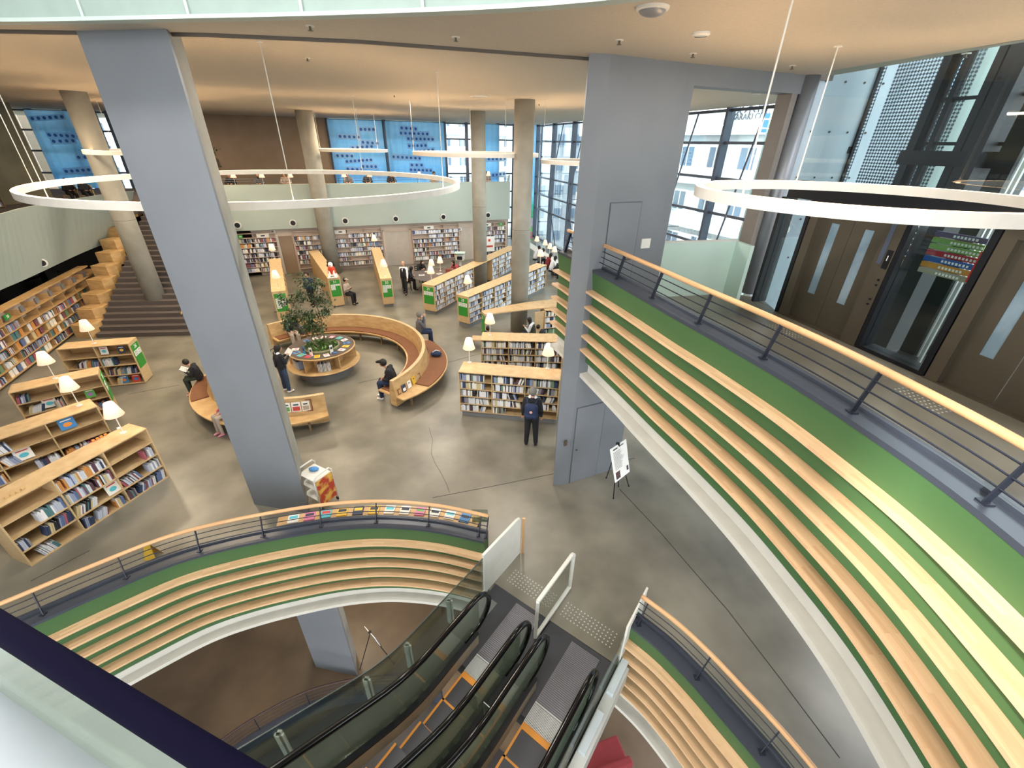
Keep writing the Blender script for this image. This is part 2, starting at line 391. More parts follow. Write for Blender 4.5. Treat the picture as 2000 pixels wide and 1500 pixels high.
# expansion joints cut into the reading floor
b = MB()
for line in ([(845, 972), (960, 950), (1083, 925)], [(1210, 955), (1290, 1040), (1350, 1110), (1420, 1190), (1520, 1320), (1640, 1480)], [(1240, 895), (1212, 900)],
             [(700, 748), (860, 712), (940, 690)], [(175, 1075), (60, 1135)], [(250, 770), (350, 752)]):
    for a, c in zip(line[:-1], line[1:]):
        b.seg(P(*a, 0.001), P(*c, 0.001), 0.014, 0.004)
struct(b.build('trim_1', M_joint))
b = MB(); ck = [(838, 835), (845, 860), (842, 885), (850, 905), (862, 925), (872, 945), (878, 962)]
for a, c in zip(ck[:-1], ck[1:]): b.seg(P(*a, 0.001), P(*c, 0.001), 0.008, 0.004)
struct(b.build('trim_2', M_joint))
# ceilings
far_edge = [(-40, 6.6), (-6.57, 6.84), (-3.96, 6.80), (-2.1, 7.03), (-0.1, 7.62), (1.04, 7.96), (5.33, 9.50), (7.6, 10.3)]
struct(MB().prism(far_edge+[(9.9, 12.0), (1.0, 41), (-40, 43)], 8.28, 8.6).build('ceiling', M_ceil))
arc = spline([(-9.5, 6.5), (-5.95, 6.29), (-3.69, 5.98), (-1.64, 5.65), (0.31, 5.19), (1.6, 4.5), (2.6, 3.3), (3.0, 1.5), (2.9, -1)], 40)
eo = [EL(5.4, 0.1), EL(0, 0.1)]
struct(MB().prism([(-40, 6.55), ]+[tuple(p) for p in arc]+[(3.5, -8), (8, -8), (8, 2.0)]+[(EL(5.4)[0]+.25, EL(5.4)[1]), (5.87, 6.7), (5.6, 8.9), (5.417, 9.81)]+[(5.33, 9.50), (1.04, 7.96), (-0.1, 7.62), (-2.1, 7.03), (-3.96, 6.80), (-6.57, 6.84), (-40, 6.6)], 8.14, 8.6).build('ceiling', M_ceil))
b = MB().sweep([Vector(p) for p in far_edge], [(0.02, 8.105), (0.06, 8.105), (0.06, 8.3), (0.02, 8.3)]); struct(b.build('trim_3', M_trimdark))
# upper storey edge round the opening, with panel joints
b = MB().sweep(arc, [(0.0, 8.10), (-0.12, 8.10), (-0.12, 9.6), (0.0, 9.6)]); struct(b.build('wall_upper', mat('mint_upper', '#879893', .6)))
b = MB().sweep(arc, [(0.01, 8.09), (-0.145, 8.09), (-0.145, 8.125), (0.01, 8.125)]); 
for k in range(2, 38, 3):
    q = offs(arc, -0.13)[k]; b.box((q.x, q.y, 8.85), (0.03, 0.03, 1.5))
struct(b.build('trim_4', mat('mint_trim', '#a9b8b4', .6)))
struct(MB().prismh([(-26, -24), (6.4, -24), (6.4, 9.4), (-26, 9.4)], [(-3.7, -6.2), (-5.6, -8.5), (-5.6, -13), (-3.7, -13)], 12.3, 12.5).build('ceiling', M_ceil))  # unseen slab added to block the sun, opening shaped for the balcony patch
# grey pillars
pl = [V2(P(497, 985)), V2(P(604, 1003))]
dv = (pl[1]-pl[0]).normalized(); nv = Vector((-dv.y, dv.x))
sv = Vector((-0.36, 0.93))
pb = [pl[0], pl[1], pl[1]+sv*0.75, pl[0]+sv*0.75]
t = thing('square_pillar', 'tall grey panelled square pillar rising through the round opening at left', 'pillar', (pl[0].x, pl[0].y, -6.5)); 
def reloc(o, T): o.data.transform(T); return o
def SB(mb, name, mt, par, **k):      # build in world coordinates under a thing placed at its own base
    o = mb.build(name, mt, None, **k); o.data.transform(par.matrix_basis.inverted()); o.parent = par; return o
pf = [pb[0], pb[1], pb[1]+sv*0.12, pb[0]+sv*0.12]
SB(MB().prism([tuple(p) for p in pf], -6.5, 8.3), 'front_panel', M_pillar, t)
pc = [pb[0]+sv*0.16+dv*0.02, pb[1]+sv*0.16-dv*0.01, pb[2]-dv*0.01, pb[3]+dv*0.02]
SB(MB().prism([tuple(p) for p in pc], -6.5, 8.3), 'concrete_core', M_conc, t)
core = [Vector((1.01, 7.63)), Vector((1.33, 7.69)), Vector((2.66, 8.30)), Vector((2.42, 9.35)), Vector((1.16, 8.9))]
t = thing('service_core', 'broad grey panelled core wall with two flush doors beside the balcony', 'pillar', (1.01, 7.63, -6.5))
SB(MB().prism([tuple(p) for p in core], -6.5, 8.3), 'wall_panel', M_pillar, t)
# flush doors of the core: one on the reading floor, one on the lobby
ca, cb = core[1], core[2]; cd = (cb-ca).normalized(); cn = Vector((cd.y, -cd.x))
def on_core(d, z, o=0.0): q = ca+cd*d+cn*o; return Vector((q.x, q.y, z))
def core_door(d0, d1, z0, z1, nm):
    b = MB()
    for (x0, x1, za, zb) in ((d0-.01, d0, z0, z1), (d1, d1+.01, z0, z1), (d0-.01, d1+.01, z1, z1+.01)):
        b.seg(on_core((x0+x1)/2, za, .004), on_core((x0+x1)/2, zb, .004), x1-x0, 0.012, up=Vector((cn.x, cn.y, 0)))
    SB(b, 'door_gap', M_mull, t)
    o = SB(MB().seg(on_core((d0+d1)/2, z0+.01, .006), on_core((d0+d1)/2, z1-.005, .006), d1-d0-.01, 0.02, up=Vector((cn.x, cn.y, 0))), 'door', M_pillar, t)
    h = MB().seg(on_core(d1-.08 if nm else d0+.06, z0+.98, .03), on_core(d1-.20 if nm else d0+.10, z0+.98, .03), .03, .02)
    ho = h.build('handle', M_bronze); ho.data.transform(t.matrix_basis.inverted()); ho.parent = o
core_door(0.08, 0.80, 0.0, 2.1, False)
core_door(0.30, 0.95, 4.2, 6.15, True)
b = MB().seg(on_core(-.14, 1.18, .01), on_core(-.14, 1.32, .01), .07, .02, up=Vector((cn.x, cn.y, 0))); SB(b, 'switch_plate', M_bronze, t)
b = MB().seg(on_core(1.18, 5.35, .012), on_core(1.18, 5.52, .012), .2, .02, up=Vector((cn.x, cn.y, 0))); SB(b, 'notice_plate', M_white, t)
# round concrete columns
def column(name, base, r, z0, z1, label, mt=M_conc):
    o = thing(name, label, 'column', (base[0], base[1], z0))
    SB(MB().cyl(base, r, z0, z1, 40), 'shaft', mt, o, smooth=False)
    b = MB().cyl(base, r*1.004, z0+(z1-z0)*.5, z0+(z1-z0)*.5+.012, 40); SB(b, 'formwork_joint', M_trimdark, o)
    for ch in o.children: ch.data.polygons.foreach_set('use_smooth', [len(p.vertices) == 4 for p in ch.data.polygons])
    return o
C1 = P(1013, 645); C2 = P(939, 558); C3 = P(652, 533); C4 = P(303, 578, 1.1)
column('round_column', C1, 0.35, 0, 8.28, 'round concrete column piercing the wooden top of the reading nook')
column('round_column', C2, 0.36, 0, 8.28, 'round concrete column standing in the gap of bookcase 29')
column('round_column', C3, 0.42, 0, 8.28, 'round concrete column behind the red-coated dog figure')
column('round_column', C4, 0.36, 0, 8.28, 'round concrete column rising from the grey carpeted stairs')
# far wall under the mezzanine, mezzanine slab and mint parapets
FA, FB = Vector((-15.6, 24.55)), Vector((-0.52, 30.9)); fd = (FB-FA).normalized(); fn = Vector((fd.y, -fd.x))   # fn faces the camera
def FW_(d, z, o=0.0): q = FA+fd*d+fn*o; return Vector((q.x, q.y, z))
FL = (FB-FA).length
def far_strip(d0, d1, z0, z1, o0, o1):
    return [tuple(FW_(d0, 0, o0)[:2]), tuple(FW_(d1, 0, o0)[:2]), tuple(FW_(d1, 0, o1)[:2]), tuple(FW_(d0, 0, o1)[:2])]
struct(MB().prism(far_strip(0.9, FL, 0, 0, -0.3, 0.0), 0, 2.6).build('wall_far', M_pink))
struct(MB().prism(far_strip(-1.2, FL+.0, 0, 0, -0.12, 0.35), 2.55, 4.82).build('wall_mezzanine', M_mint))
BWp, BWd = Vector((-12.6, 34.2)), Vector((1, 0.3)).normalized()
def BW(x): return 34.2+0.3*(x+12.6)
struct(MB().prism([tuple(FW_(-1.2, 0, -.12)[:2]), tuple(FW_(FL, 0, -.12)[:2]), (-0.5, BW(-0.5)), (-34, BW(-34)), (-34, 12), (-17.6, 13.6), (-18.6, 18.5), (-18.3, 22.0), (-16.2, 22.3)], 3.7, 4.0).build('floor', M_carpet))
struct(MB().prism([(-0.62, 30.9), (-0.5, 30.9), (-0.5, BW(-.5)), (-0.62, BW(-.5))], 2.55, 4.82).build('wall_mezzanine', M_mint))
# left mint parapet over the wall bookcase
pL = [P(-260, 480, 4.82), P(-130, 452, 4.82), P(0, 418, 4.82), P(60, 403, 4.82), P(200, 380, 4.82), P(262, 373, 4.82)]
pLb = [P(-260, 690, 2.62), P(-130, 625, 2.62), P(0, 567, 2.62), P(60, 541, 2.62), P(170, 490, 2.62), P(245, 462, 2.62)]
def sm3(ps, n):
    xy = spline(ps, n); return [Vector((q.x, q.y, ps[0].z)) for q in xy]
pLs, pLbs = sm3(pL, 40), sm3(pLb, 40)
b = MB(); vs = []
for a, c in zip(pLs, pLbs):
    out = Vector((a.x, a.y, 0))-Vector((0, 0, 0)); out.z = 0; out.normalize()
    vs += [tuple(c), tuple(a), tuple(a+out*.12), tuple(c+out*.12)]
n = len(pLs); fs = []
for i in range(n-1):
    for j in range(4): fs.append((i*4+j, i*4+(j+1) % 4, (i+1)*4+(j+1) % 4, (i+1)*4+j))
fs += [(0, 1, 2, 3), ((n-1)*4+3, (n-1)*4+2, (n-1)*4+1, (n-1)*4)]
b.add(vs, fs); struct(b.build('wall_parapet', M_mint))
struct(MB().box((-24.5, 15, 1.9), (0.3, 30, 3.8)).build('wall_left', mat('dark_brown_wall', '#3a3029', 0.8)))
yw = PL(64, 300, (-24.35, 0), (-24.35, 10)).y
struct(MB().box((-24.5, yw/2, 6.1), (0.3, yw, 4.4)).build('wall_left', mat('olive_concrete', '#6d6a58', 0.8, col2='#5f5c4c', scale=1)))
struct(MB().prism([(-24, 6), (-17.6, 7), (-18.0, 13.6), (-19.0, 18.5), (-18.6, 22.0), (-24, 22)], 3.4, 3.7).build('ceiling', M_trimdark))
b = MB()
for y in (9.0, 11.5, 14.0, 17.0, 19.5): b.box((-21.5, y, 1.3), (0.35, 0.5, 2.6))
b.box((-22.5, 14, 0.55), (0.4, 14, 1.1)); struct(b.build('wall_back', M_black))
# mezzanine back wall: brown part between two runs of curtain window
def wall_bw(x0, x1, z0, z1, mt, name='wall_back', th=.3, o=0): 
    return MB().prism([(x0, BW(x0)+o), (x1, BW(x1)+o), (x1, BW(x1)+th+o), (x0, BW(x0)+th+o)], z0, z1).build(name, mt)
bw0, bw1 = BWp, BWp+BWd
xb0 = PL(236, 300, bw0, bw1).x; xb1 = PL(645, 300, bw0, bw1).x
struct(wall_bw(xb0, xb1, 0, 8.3, M_brown))
struct(wall_bw(xb1, -0.6, 0, 4.0, M_brown))
# lit window wall on the right, slanting away
WX = lambda y: 8.5-0.314*(y-16.6)
wA, wB = Vector((WX(38.6), 38.6)), Vector((WX(11.0), 11.0))
wdir = (wB-wA).normalized(); wn = Vector((wdir.y, -wdir.x))    # outward?
if wn.x < 0: wn = -wn
def WW(y, z, o=0.0): return Vector((WX(y)+wn.x*o, y+wn.y*o, z))
def window(n, mull, trans, gl, z0, z1):
    t = thing('window_%d' % n, '', 'window'); del t['label'], t['category']; t['kind'] = 'structure'
    mull.build('mullions', M_mull, t); trans.build('transoms', M_mull, t); gl.build('pane', M_glassw, t); return t
mu, tr, gl = MB(), MB(), MB()
ys = [38.5, 35.2, 31.9, 28.6, 25.3, 22.0, 18.7, 15.4, 12.1]
for y in ys: mu.seg(WW(y, 0), WW(y, 8.3), 0.12, 0.34, up=Vector((wn.x, wn.y, 0)))
for z in (0.1, 2.35, 3.45, 4.7, 5.95, 7.15, 8.2): tr.seg(WW(38.5, z), WW(11.5, z), 0.09, 0.10)
gl.seg(WW(38.5, 4.1, .1), WW(11.5, 4.1, .1), 0.02, 8.2)
window(1, mu, tr, gl, 0, 8.2)
# windows of the mezzanine back wall
for k, (u0, u1, nm) in enumerate(((60, 236, 2), (645, 1064, 3))):
    x0 = PL(u0, 300, bw0, bw1).x; x1 = min(PL(u1, 300, bw0, bw1).x, 1.62)
    mu, tr, gl = MB(), MB(), MB(); nn = 3 if k == 0 else 6
    us = [88, 160, 208, 236] if k == 0 else [645, 755, 870, 912, 972, 1003, 1058]
    for u in us:
        x = PL(u, 300, bw0, bw1).x; mu.box((x, BW(x)+.15, 4.15 if k else 6.1), (0.22, 0.3, 8.3 if k else 4.4))
    zs = (4.9, 6.1, 7.2, 8.2)+((0.1, 1.2, 2.4, 3.6) if k else ())
    for z in zs: tr.seg((x0, BW(x0)+.15, z), (x1, BW(x1)+.15, z), .1, .1)
    gl.seg((x0, BW(x0)+.2, 6.2), (x1, BW(x1)+.2, 6.2), .02, 4.2)
    if k: gl.seg((-0.5, BW(-.5)+.2, 2.0), (x1, BW(x1)+.2, 2.0), .02, 4.0)
    window(nm, mu, tr, gl, 0, 8)
# side walls out of shot that close the rooms
struct(MB().box((-42, 24, 4), (0.3, 44, 9)).build('wall_left', M_brown))
# beam and jambs of the opening from the lobby to the window hall
ja, jb = Vector((2.66, 8.30)), Vector((5.33, 9.42)); jd = (jb-ja).normalized(); jn = Vector((jd.y, -jd.x))
def JJ(d, o=0): q = ja+jd*d+jn*o; return (q.x, q.y)
JL = (jb-ja).length
struct(MB().prism([JJ(0), JJ(JL-.1), JJ(JL-.1, -.3), JJ(0, -.3)], 7.86, 8.3).build('trim_6', M_pillar))
jp = P(1440, 583, 4.2)
struct(MB().prism([JJ(0), JJ(.18), JJ(.18, -.3), JJ(0, -.3)], 4.2, 7.86).build('trim_7', M_pillar))
struct(MB().prism([JJ(JL-.48), JJ(JL-.34), JJ(JL-.34, -.3), JJ(JL-.48, -.3)], 4.2, 7.86).build('trim_8', M_jamb))
q = JJ(JL-.13, .0)
c = thing('round_column', 'slim polished steel column at the corner of the concrete lift shaft', 'column', (q[0], q[1], 4.2))
o = SB(MB().cyl(q, 0.15, 4.2, 8.14, 32), 'shaft', M_grey, c, smooth=True)
# lift shaft: cast concrete side wall, black frames
struct(MB().prism([(5.42, 9.62), (8.2, 10.1), (8.2, 10.4), (5.42, 9.92)], -6.5, 12).build('wall_shaft', mat('blue_grey_concrete', '#b0bcc4', 0.7, col2='#97a4ae', scale=1.3, stretch=(1, 1, .25), detail=7)))
b = MB()
for i in range(7):
    for j in range(5):
        q = Vector((5.42+.25+i*.4, 9.62+(.25+i*.4)*.17-.004)); b.tube([(q.x, q.y+.02, 4.9+j*.8), (q.x, q.y-.01, 4.9+j*.8)], .018, 8)
struct(b.build('trim_9', M_joint))
# unseen right hand wall, put in to limit the sunlight
R0 = EL(5.4); R1 = (8.2, -8.0)
rd = (Vector(R1)-Vector(R0)).normalized()
def RW(d): return (R0[0]+rd.x*d, R0[1]+rd.y*d)
RLn = (Vector(R1)-Vector(R0)).length
struct(MB().prism([RW(0), RW(RLn), (RW(RLn)[0]+.3, RW(RLn)[1]), (RW(0)[0]+.3, RW(0)[1])], -6.5, 12.4).build('wall_right', M_pillar))
struct(MB().prism([(-40, 1.7), (-9.6, 1.7), (-9.6, 2.0), (-40, 2.0)], -6.5, 12.4).build('wall_sun_block', M_pillar))  # unseen wall added to keep the sun off the left floor

# ================================================================== BALCONIES
def balcony(label, cur, z0, spacing, zr, orr, i0=0):
    c0 = cur[len(cur)//2]; t = thing('balcony_parapet', label[0], 'parapet', (c0.x, c0.y, z0-2.2))
    SB(MB().sweep(cur, [(-.005, z0), (.25, z0), (.25, z0-.05), (-.005, z0-.05)]), 'ledge_cap', M_ledge, t)
    SB(MB().sweep(cur, [(.19, z0), (.25, z0), (.25, z0+.035), (.19, z0+.035)]), 'ledge_upstand', M_ledge, t)
    SB(MB().sweep(cur, [(0, z0-.05), (.24, z0-.05), (.24, z0-.85), (.34, z0-1.86), (.06, z0-1.86), (.05, z0-.42)]), 'green_panel', M_green, t)
    for k in range(5):
        zb = z0-.42-.29*k
        SB(MB().sweep(cur, [(-.10, zb), (-.10, zb+.042), (.13, zb+.042), (.13, zb)]), 'shelf_board', M_board, t)
    SB(MB().sweep(cur, [(.14, z0-1.86), (.14, z0-2.10), (-.04, z0-2.10), (-.04, z0-2.18), (.5, z0-2.18), (.5, z0-1.86)]), 'soffit_band', M_soffit, t)
    r = thing('balcony_railing', label[1], 'railing', (c0.x, c0.y, z0))
    rc = offs(cur, orr)
    SB(MB().tube([(p.x, p.y, z0+zr) for p in rc[i0:]], .033, 12), 'handrail', M_woodhr, r, smooth=True)
    for f in (.25, .5, .75):
        q = offs(cur, .10+(orr-.10)*f)
        SB(MB().tube([(p.x, p.y, z0+.03+(zr-.04)*f) for p in q[i0:]], .0075, 6), 'bar', M_steel, r, smooth=True)
    L = 0; nxt = 0.02
    for i in range(i0, len(cur)):
        if i > i0: L += (cur[i]-cur[i-1]).length
        if L >= nxt or i == len(cur)-1:
            a = offs(cur, .10)[i]; c = rc[i]
            o = MB().seg((a.x, a.y, z0), (c.x, c.y, z0+zr-.02), .012, .05, up=Vector((c.x-a.x, c.y-a.y, 0))); o.box((a.x, a.y, z0+.006), (.07, .07, .012))
            SB(o, 'post', M_steel, r); nxt = L+spacing
balcony(('curved green parapet with five wooden shelf strips under the reading floor, left of the escalators', 'black bar railing with wooden handrail left of the escalators'), curA, .80, .88, .36, .27)
balcony(('curved green parapet with five wooden shelf strips, right of the escalators', 'black bar railing with wooden handrail right of the escalators'), curB, .80, .88, .36, .28)
balcony(('large green balcony front with five long wooden shelf strips along the upper lobby', 'black bar railing with wooden handrail along the upper lobby'), curD, 5.05, .95, .40, .20)
# green bench band on the inner side of the right balcony
SBt = thing('green_bench', 'low dark green bench band behind the navy ledge right of the escalators', 'bench', (curB[20].x, curB[20].y, 0))
SB(MB().sweep(curB, [(.27, 0), (.52, 0), (.52, .42), (.27, .42)]), 'bench_top', mat('dark_green_paint', '#2f5527', 0.6), SBt)

# ------------------------------------------------------------------ escalators
def zE(t): return 0.0 if t < -1.65 else (t+1.65)*0.577
def path(s, t0, t1, dz, n=30, bend=-1.65):
    out = []
    for i in range(n+1):
        t = t0+(t1-t0)*i/n; k = 0.45
        x = t-bend; z = 0 if x < -k else (0.577*x if x > k else 0.577*(x+k)**2/(4*k))
        out.append(ES(s, t, z+dz))
    return out
TEND = 3.2
def ribbon(mb, s0, s1, pa, dz0, dz1):     # solid strip following a path between lateral s0,s1 and heights dz0..dz1
    vs = []
    for p in pa:
        for s, dz in ((s0, dz0), (s1, dz0), (s1, dz1), (s0, dz1)):
            q = p+Vector((EN.x*s, EN.y*s, dz)); vs.append(q)
    n = len(pa); fs = []
    for i in range(n-1):
        for j in range(4): fs.append((i*4+j, i*4+(j+1) % 4, (i+1)*4+(j+1) % 4, (i+1)*4+j))
    fs += [(0, 1, 2, 3), ((n-1)*4+3, (n-1)*4+2, (n-1)*4+1, (n-1)*4)]
    return mb.add(vs, fs)
def escalator(label, sl, sr, pl_l, pl_r):
    base = ES((sl+sr)/2, -3.2, 0); t = thing('escalator', label, 'escalator', (base.x, base.y, 0))
    # landing plate
    c = ES((pl_l+pl_r)/2, -3.2, .004)
    def plate(s0, s1, t0, t1, z0, z1, nm, mt):
        p = [ES(s0, t0, 0), ES(s1, t0, 0), ES(s1, t1, 0), ES(s0, t1, 0)]
        return SB(MB().prism([(q.x, q.y) for q in p], z0, z1), nm, mt, t)
    plate(pl_l, pl_r, -3.95, -2.55, -.3, .006, 'landing_frame', mat('landing_dark', '#3e3f44', .5, .3))
    x0, x1 = sl+.16, sr-.14
    b = MB()
    for i in range(46):
        tt = -3.86+i*.0285
        p0, p1 = ES(x0, tt, .010), ES(x1, tt, .010); b.seg(p0, p1, .014, .008)
    for i in range(30):
        ss = x0+(x1-x0)*(i+.5)/30; p0, p1 = ES(ss, -3.87, .009), ES(ss, -2.57, .009); b.seg(p0, p1, .007, .008)
    SB(b, 'ribbed_plate', M_comb, t)
    b = MB()
    for i in range(26):
        ss = x0+(x1-x0)*(i+.5)/26; b.seg(ES(ss, -2.78, .014), ES(ss, -2.5, .014), .012, .012)
    b.seg(ES(x0, -2.8, .012), ES(x1, -2.8, .012), .02, .01); SB(b, 'comb', M_alum, t)
    plate(x0, x1, -2.52, -2.42, -.05, .004, 'comb_edge', M_orange)
    # steps
    tt = -2.42; k = 0
    while tt < TEND-.5:
        tm = tt+.2; x = tm+1.65; z = 0 if x < -.45 else (0.577*x if x > .45 else 0.577*(x+.45)**2/1.8)
        st = plate(x0, x1, tt, tt+.40, z-.30, z-.006, 'step', M_tread)
        b = MB()
        for (sa, ta, sb_, tb, wd) in ((x0+.015, tt, x0+.015, tt+.4, .03), (x1-.015, tt, x1-.015, tt+.4, .03), (x0, tt+.385, x1, tt+.385, .035), ):
            b.seg(ES(sa, ta, z-.002), ES(sb_, tb, z-.002), wd, .008)
        eo_ = b.build('step_edge', M_orange); eo_.data.transform(t.matrix_basis.inverted()); eo_.parent = st
        tt += .40; k += 1
    for s, sg in ((sl, 1), (sr, -1)):
        pa = path(0, -3.05, TEND, 0)
        SB(ribbon(MB(), s-.012, s+.012, pa, .30, .96), 'balustrade', M_balus, t)
        pb = path(0, -2.95, TEND, 0)
        SB(ribbon(MB(), s-.075, s+.075, pb, .0, .26), 'skirt_panel', M_skirt, t)
        SB(ribbon(MB(), s-.085, s+.085, pb, .26, .30), 'deck_trim', M_black, t)
        # handrail loop round the newel
        hp = path(s, -2.95, TEND, 1.0); R_ = .36; c_ = ES(s, -2.95, 1.0-R_)
        arc_ = [c_+Vector((ED.x*math.cos(a)*R_, ED.y*math.cos(a)*R_, math.sin(a)*R_)) for a in [math.radians(x) for x in range(270, 90, -15)]]
        pts = [ES(s, -2.7, 1.0-2*R_)]+arc_+hp
        SB(MB().tube(pts, .042, 12), 'handrail', M_rubber, t, smooth=True)
        b = MB(); vs = [tuple(c_)]+[tuple(q+(c_-q)*.04) for q in arc_]+[tuple(hp[0]-Vector((0, 0, .02)))]
        b.add(vs, [tuple(range(len(vs)))]); SB(b, 'newel_glass', M_balus, t)
    return t
escalator('left escalator with black handrails and yellow edged steps, beside the white end panel', -2.74, -1.96, -3.1, -1.96)
escalator('right escalator with black handrails and yellow edged steps, beside the grey side deck', -1.64, -0.85, -1.94, -0.74)
# centre deck and side deck
t = thing('escalator_deck', 'beige metal deck between the two escalators with clear guard flaps', 'deck', tuple(ES(-1.8, -2.0, 0)))
SB(ribbon(MB(), -1.90, -1.70, path(0, -2.7, TEND, 0), .0, .20), 'deck_panel', M_skirt, t)
for s, tt in ((-1.8, -2.15),):
    z = zE(tt)+.2; b = MB(); b.seg(ES(s-.09, tt, z), ES(s-.09, tt, z+.42), .008, .008)
    b = MB().prism([tuple(ES(s-.09, tt, 0)[:2]), tuple(ES(s+.09, tt, 0)[:2]), tuple(ES(s+.09, tt+.01, 0)[:2]), tuple(ES(s-.09, tt+.01, 0)[:2])], .2, .62)
    SB(b, 'guard_flap', M_balus, t)
    SB(MB().tube([ES(s-.09, tt, .2), ES(s-.09, tt, .62), ES(s+.09, tt, .62), ES(s+.09, tt, .2)], .006, 6), 'flap_edge', M_alum, t)
t = thing('side_guard', 'grey metal side deck with pale brackets along the right escalator', 'guard', tuple(ES(-0.7, -2.9, 0)))
SB(ribbon(MB(), -.72, -.56, path(0, -3.98, TEND, 0), -.30, .10), 'deck_panel', M_alum, t)
for tt in (-3.75, -2.9, -2.0):
    SB(MB().prism([tuple(ES(-.70, tt-.28, 0)[:2]), tuple(ES(-.60, tt-.28, 0)[:2]), tuple(ES(-.60, tt+.28, 0)[:2]), tuple(ES(-.70, tt+.28, 0)[:2])], .1, .17), 'bracket', mat('bracket_blue_white', '#c3ccd2', .4), t)
SB(MB().seg(ES(-.74, -3.98, .3), ES(-.74, TEND*0-2.0, .3), .012, .9), 'side_glass', M_glassr, t)
for tt in (-2.05,):
    SB(MB().tube([ES(-.79, tt, .2), ES(-.79, tt, .72), ES(-.79, tt+.22, .72), ES(-.79, tt+.22, .2)], .006, 6), 'flap_edge', M_alum, t)
# white end panel left of the escalators, with its wooden post
t = thing('end_panel', 'tall white rounded end panel at the head of the left escalator', 'panel', tuple(ES(-3.15, -4.2, 0)))
prof = [(-4.78, 0), (-4.78, .88), (-4.74, .97), (-4.66, 1.0), (-3.68, 1.0), (-3.68, -.02)]
b = MB(); vs = [tuple(ES(-3.19, x, z)) for x, z in prof]+[tuple(ES(-3.14, x, z)) for x, z in prof]; n = len(prof)
b.add(vs, [tuple(range(n)), tuple(range(2*n-1, n-1, -1))]+[(i, (i+1) % n, n+(i+1) % n, n+i) for i in range(n)]); SB(b, 'panel', M_white, t, bevel=.006)
b = MB().seg(ES(-3.11, -4.81, 0), ES(-3.11, -4.81, .93), .04, .05); SB(b, 'wooden_edge', M_woodhr, t)
# white framed glass screen between the two escalators
t = thing('divider_screen', 'white framed glass divider screen between the two escalator landings', 'screen', tuple(ES(-2.0, -4.1, 0)))
pr = [(-4.68, .05), (-4.68, .86), (-4.66, .93), (-4.60, .97), (-3.55, .97), (-3.55, .05)]
b = MB()
for a, c in zip(pr, pr[1:]+pr[:1]): b.seg(ES(-1.98, a[0], a[1]), ES(-1.98, c[0], c[1]), .055, .05)
SB(b, 'frame', M_white, t)
b = MB(); b.add([tuple(ES(-1.98, x, z)) for x, z in pr], [tuple(range(6))]); SB(b, 'pane', M_glassr, t)
# white and glass end panel of the right balcony
t = thing('end_panel', 'white metal end panel where the right wooden handrail begins', 'panel', tuple(ES(-.70, -4.3, 0)))
SB(MB().seg(ES(-.73, -4.76, .5), ES(-.73, -3.98, .5), .03, 1.0), 'panel', M_white, t)
# sloping glass guard left of the left escalator
t = thing('glass_guard', 'frameless glass guard on white brackets along the left escalator', 'guard', tuple(ES(-3.15, -2.5, 0)))
pa = path(0, -3.66, TEND, 0, 36)
SB(ribbon(MB(), -3.156, -3.144, pa, .12, .94), 'glass_sheet', M_glassr, t)
SB(ribbon(MB(), -3.158, -3.142, pa, .938, .95), 'glass_edge', mat('glass_edge_dark', '#3f4a48', .3), t)
SB(ribbon(MB(), -3.12, -2.84, path(0, -3.66, TEND, 0), -.25, .02), 'deck_panel', mat('deck_grey', '#6d6f70', .5, .3), t)
for tt in (-2.88, -2.02, -1.35, -.33, .6):
    x = tt+1.65; z = 0 if x < -.45 else (0.577*x if x > .45 else 0.577*(x+.45)**2/1.8)
    SB(MB().seg(ES(-3.2, tt, z+.16), ES(-3.2, tt, z+.72), .07, .05).seg(ES(-3.19, tt, z+.16), ES(-3.19, tt, z+.72), .03, .10), 'bracket', M_white, t)
# tactile studs in front of the escalators and lifts
def studs(s0, t0, ns, nt_, nm, lab, z=0, fr=None, d=.065):
    q0 = ES(s0, t0, z) if fr is None else Vector((fr[0].x, fr[0].y, z)); t = thing(nm, lab, 'tactile paving', tuple(q0)); first = None
    for i in range(ns):
        for j in range(nt_):
            q = ES(s0+i*d, t0+j*d, z) if fr is None else Vector((fr[0].x+fr[1].x*i*d+fr[2].x*j*d, fr[0].y+fr[1].y*i*d+fr[2].y*j*d, z))
            if first is None: first = MB().tube([(0, 0, 0), (0, 0, .005)], [.013, .009], 8).build('stud', M_alum, t)
            else: c = first.copy(); C.objects.link(c); c.location = q-q0
studs(-2.98, -4.40, 14, 5, 'tactile_paving', 'rows of small metal floor studs before the left escalator')
studs(-1.86, -4.42, 15, 5, 'tactile_paving', 'rows of small metal floor studs before the right escalator')
f0 = Vector((eA.x, eA.y))+Vector((eD.x, eD.y))*.55-Vector((eN.x, eN.y))*.55
studs(0, 0, 10, 5, 'tactile_paving', 'rows of small metal floor studs before the left lift door', 4.2, (f0, Vector((eD.x, eD.y)), -Vector((eN.x, eN.y))))
f1 = f0+Vector((eD.x, eD.y))*2.35
studs(0, 0, 10, 5, 'tactile_paving', 'rows of small metal floor studs before the right lift door', 4.2, (f1, Vector((eD.x, eD.y)), -Vector((eN.x, eN.y))))
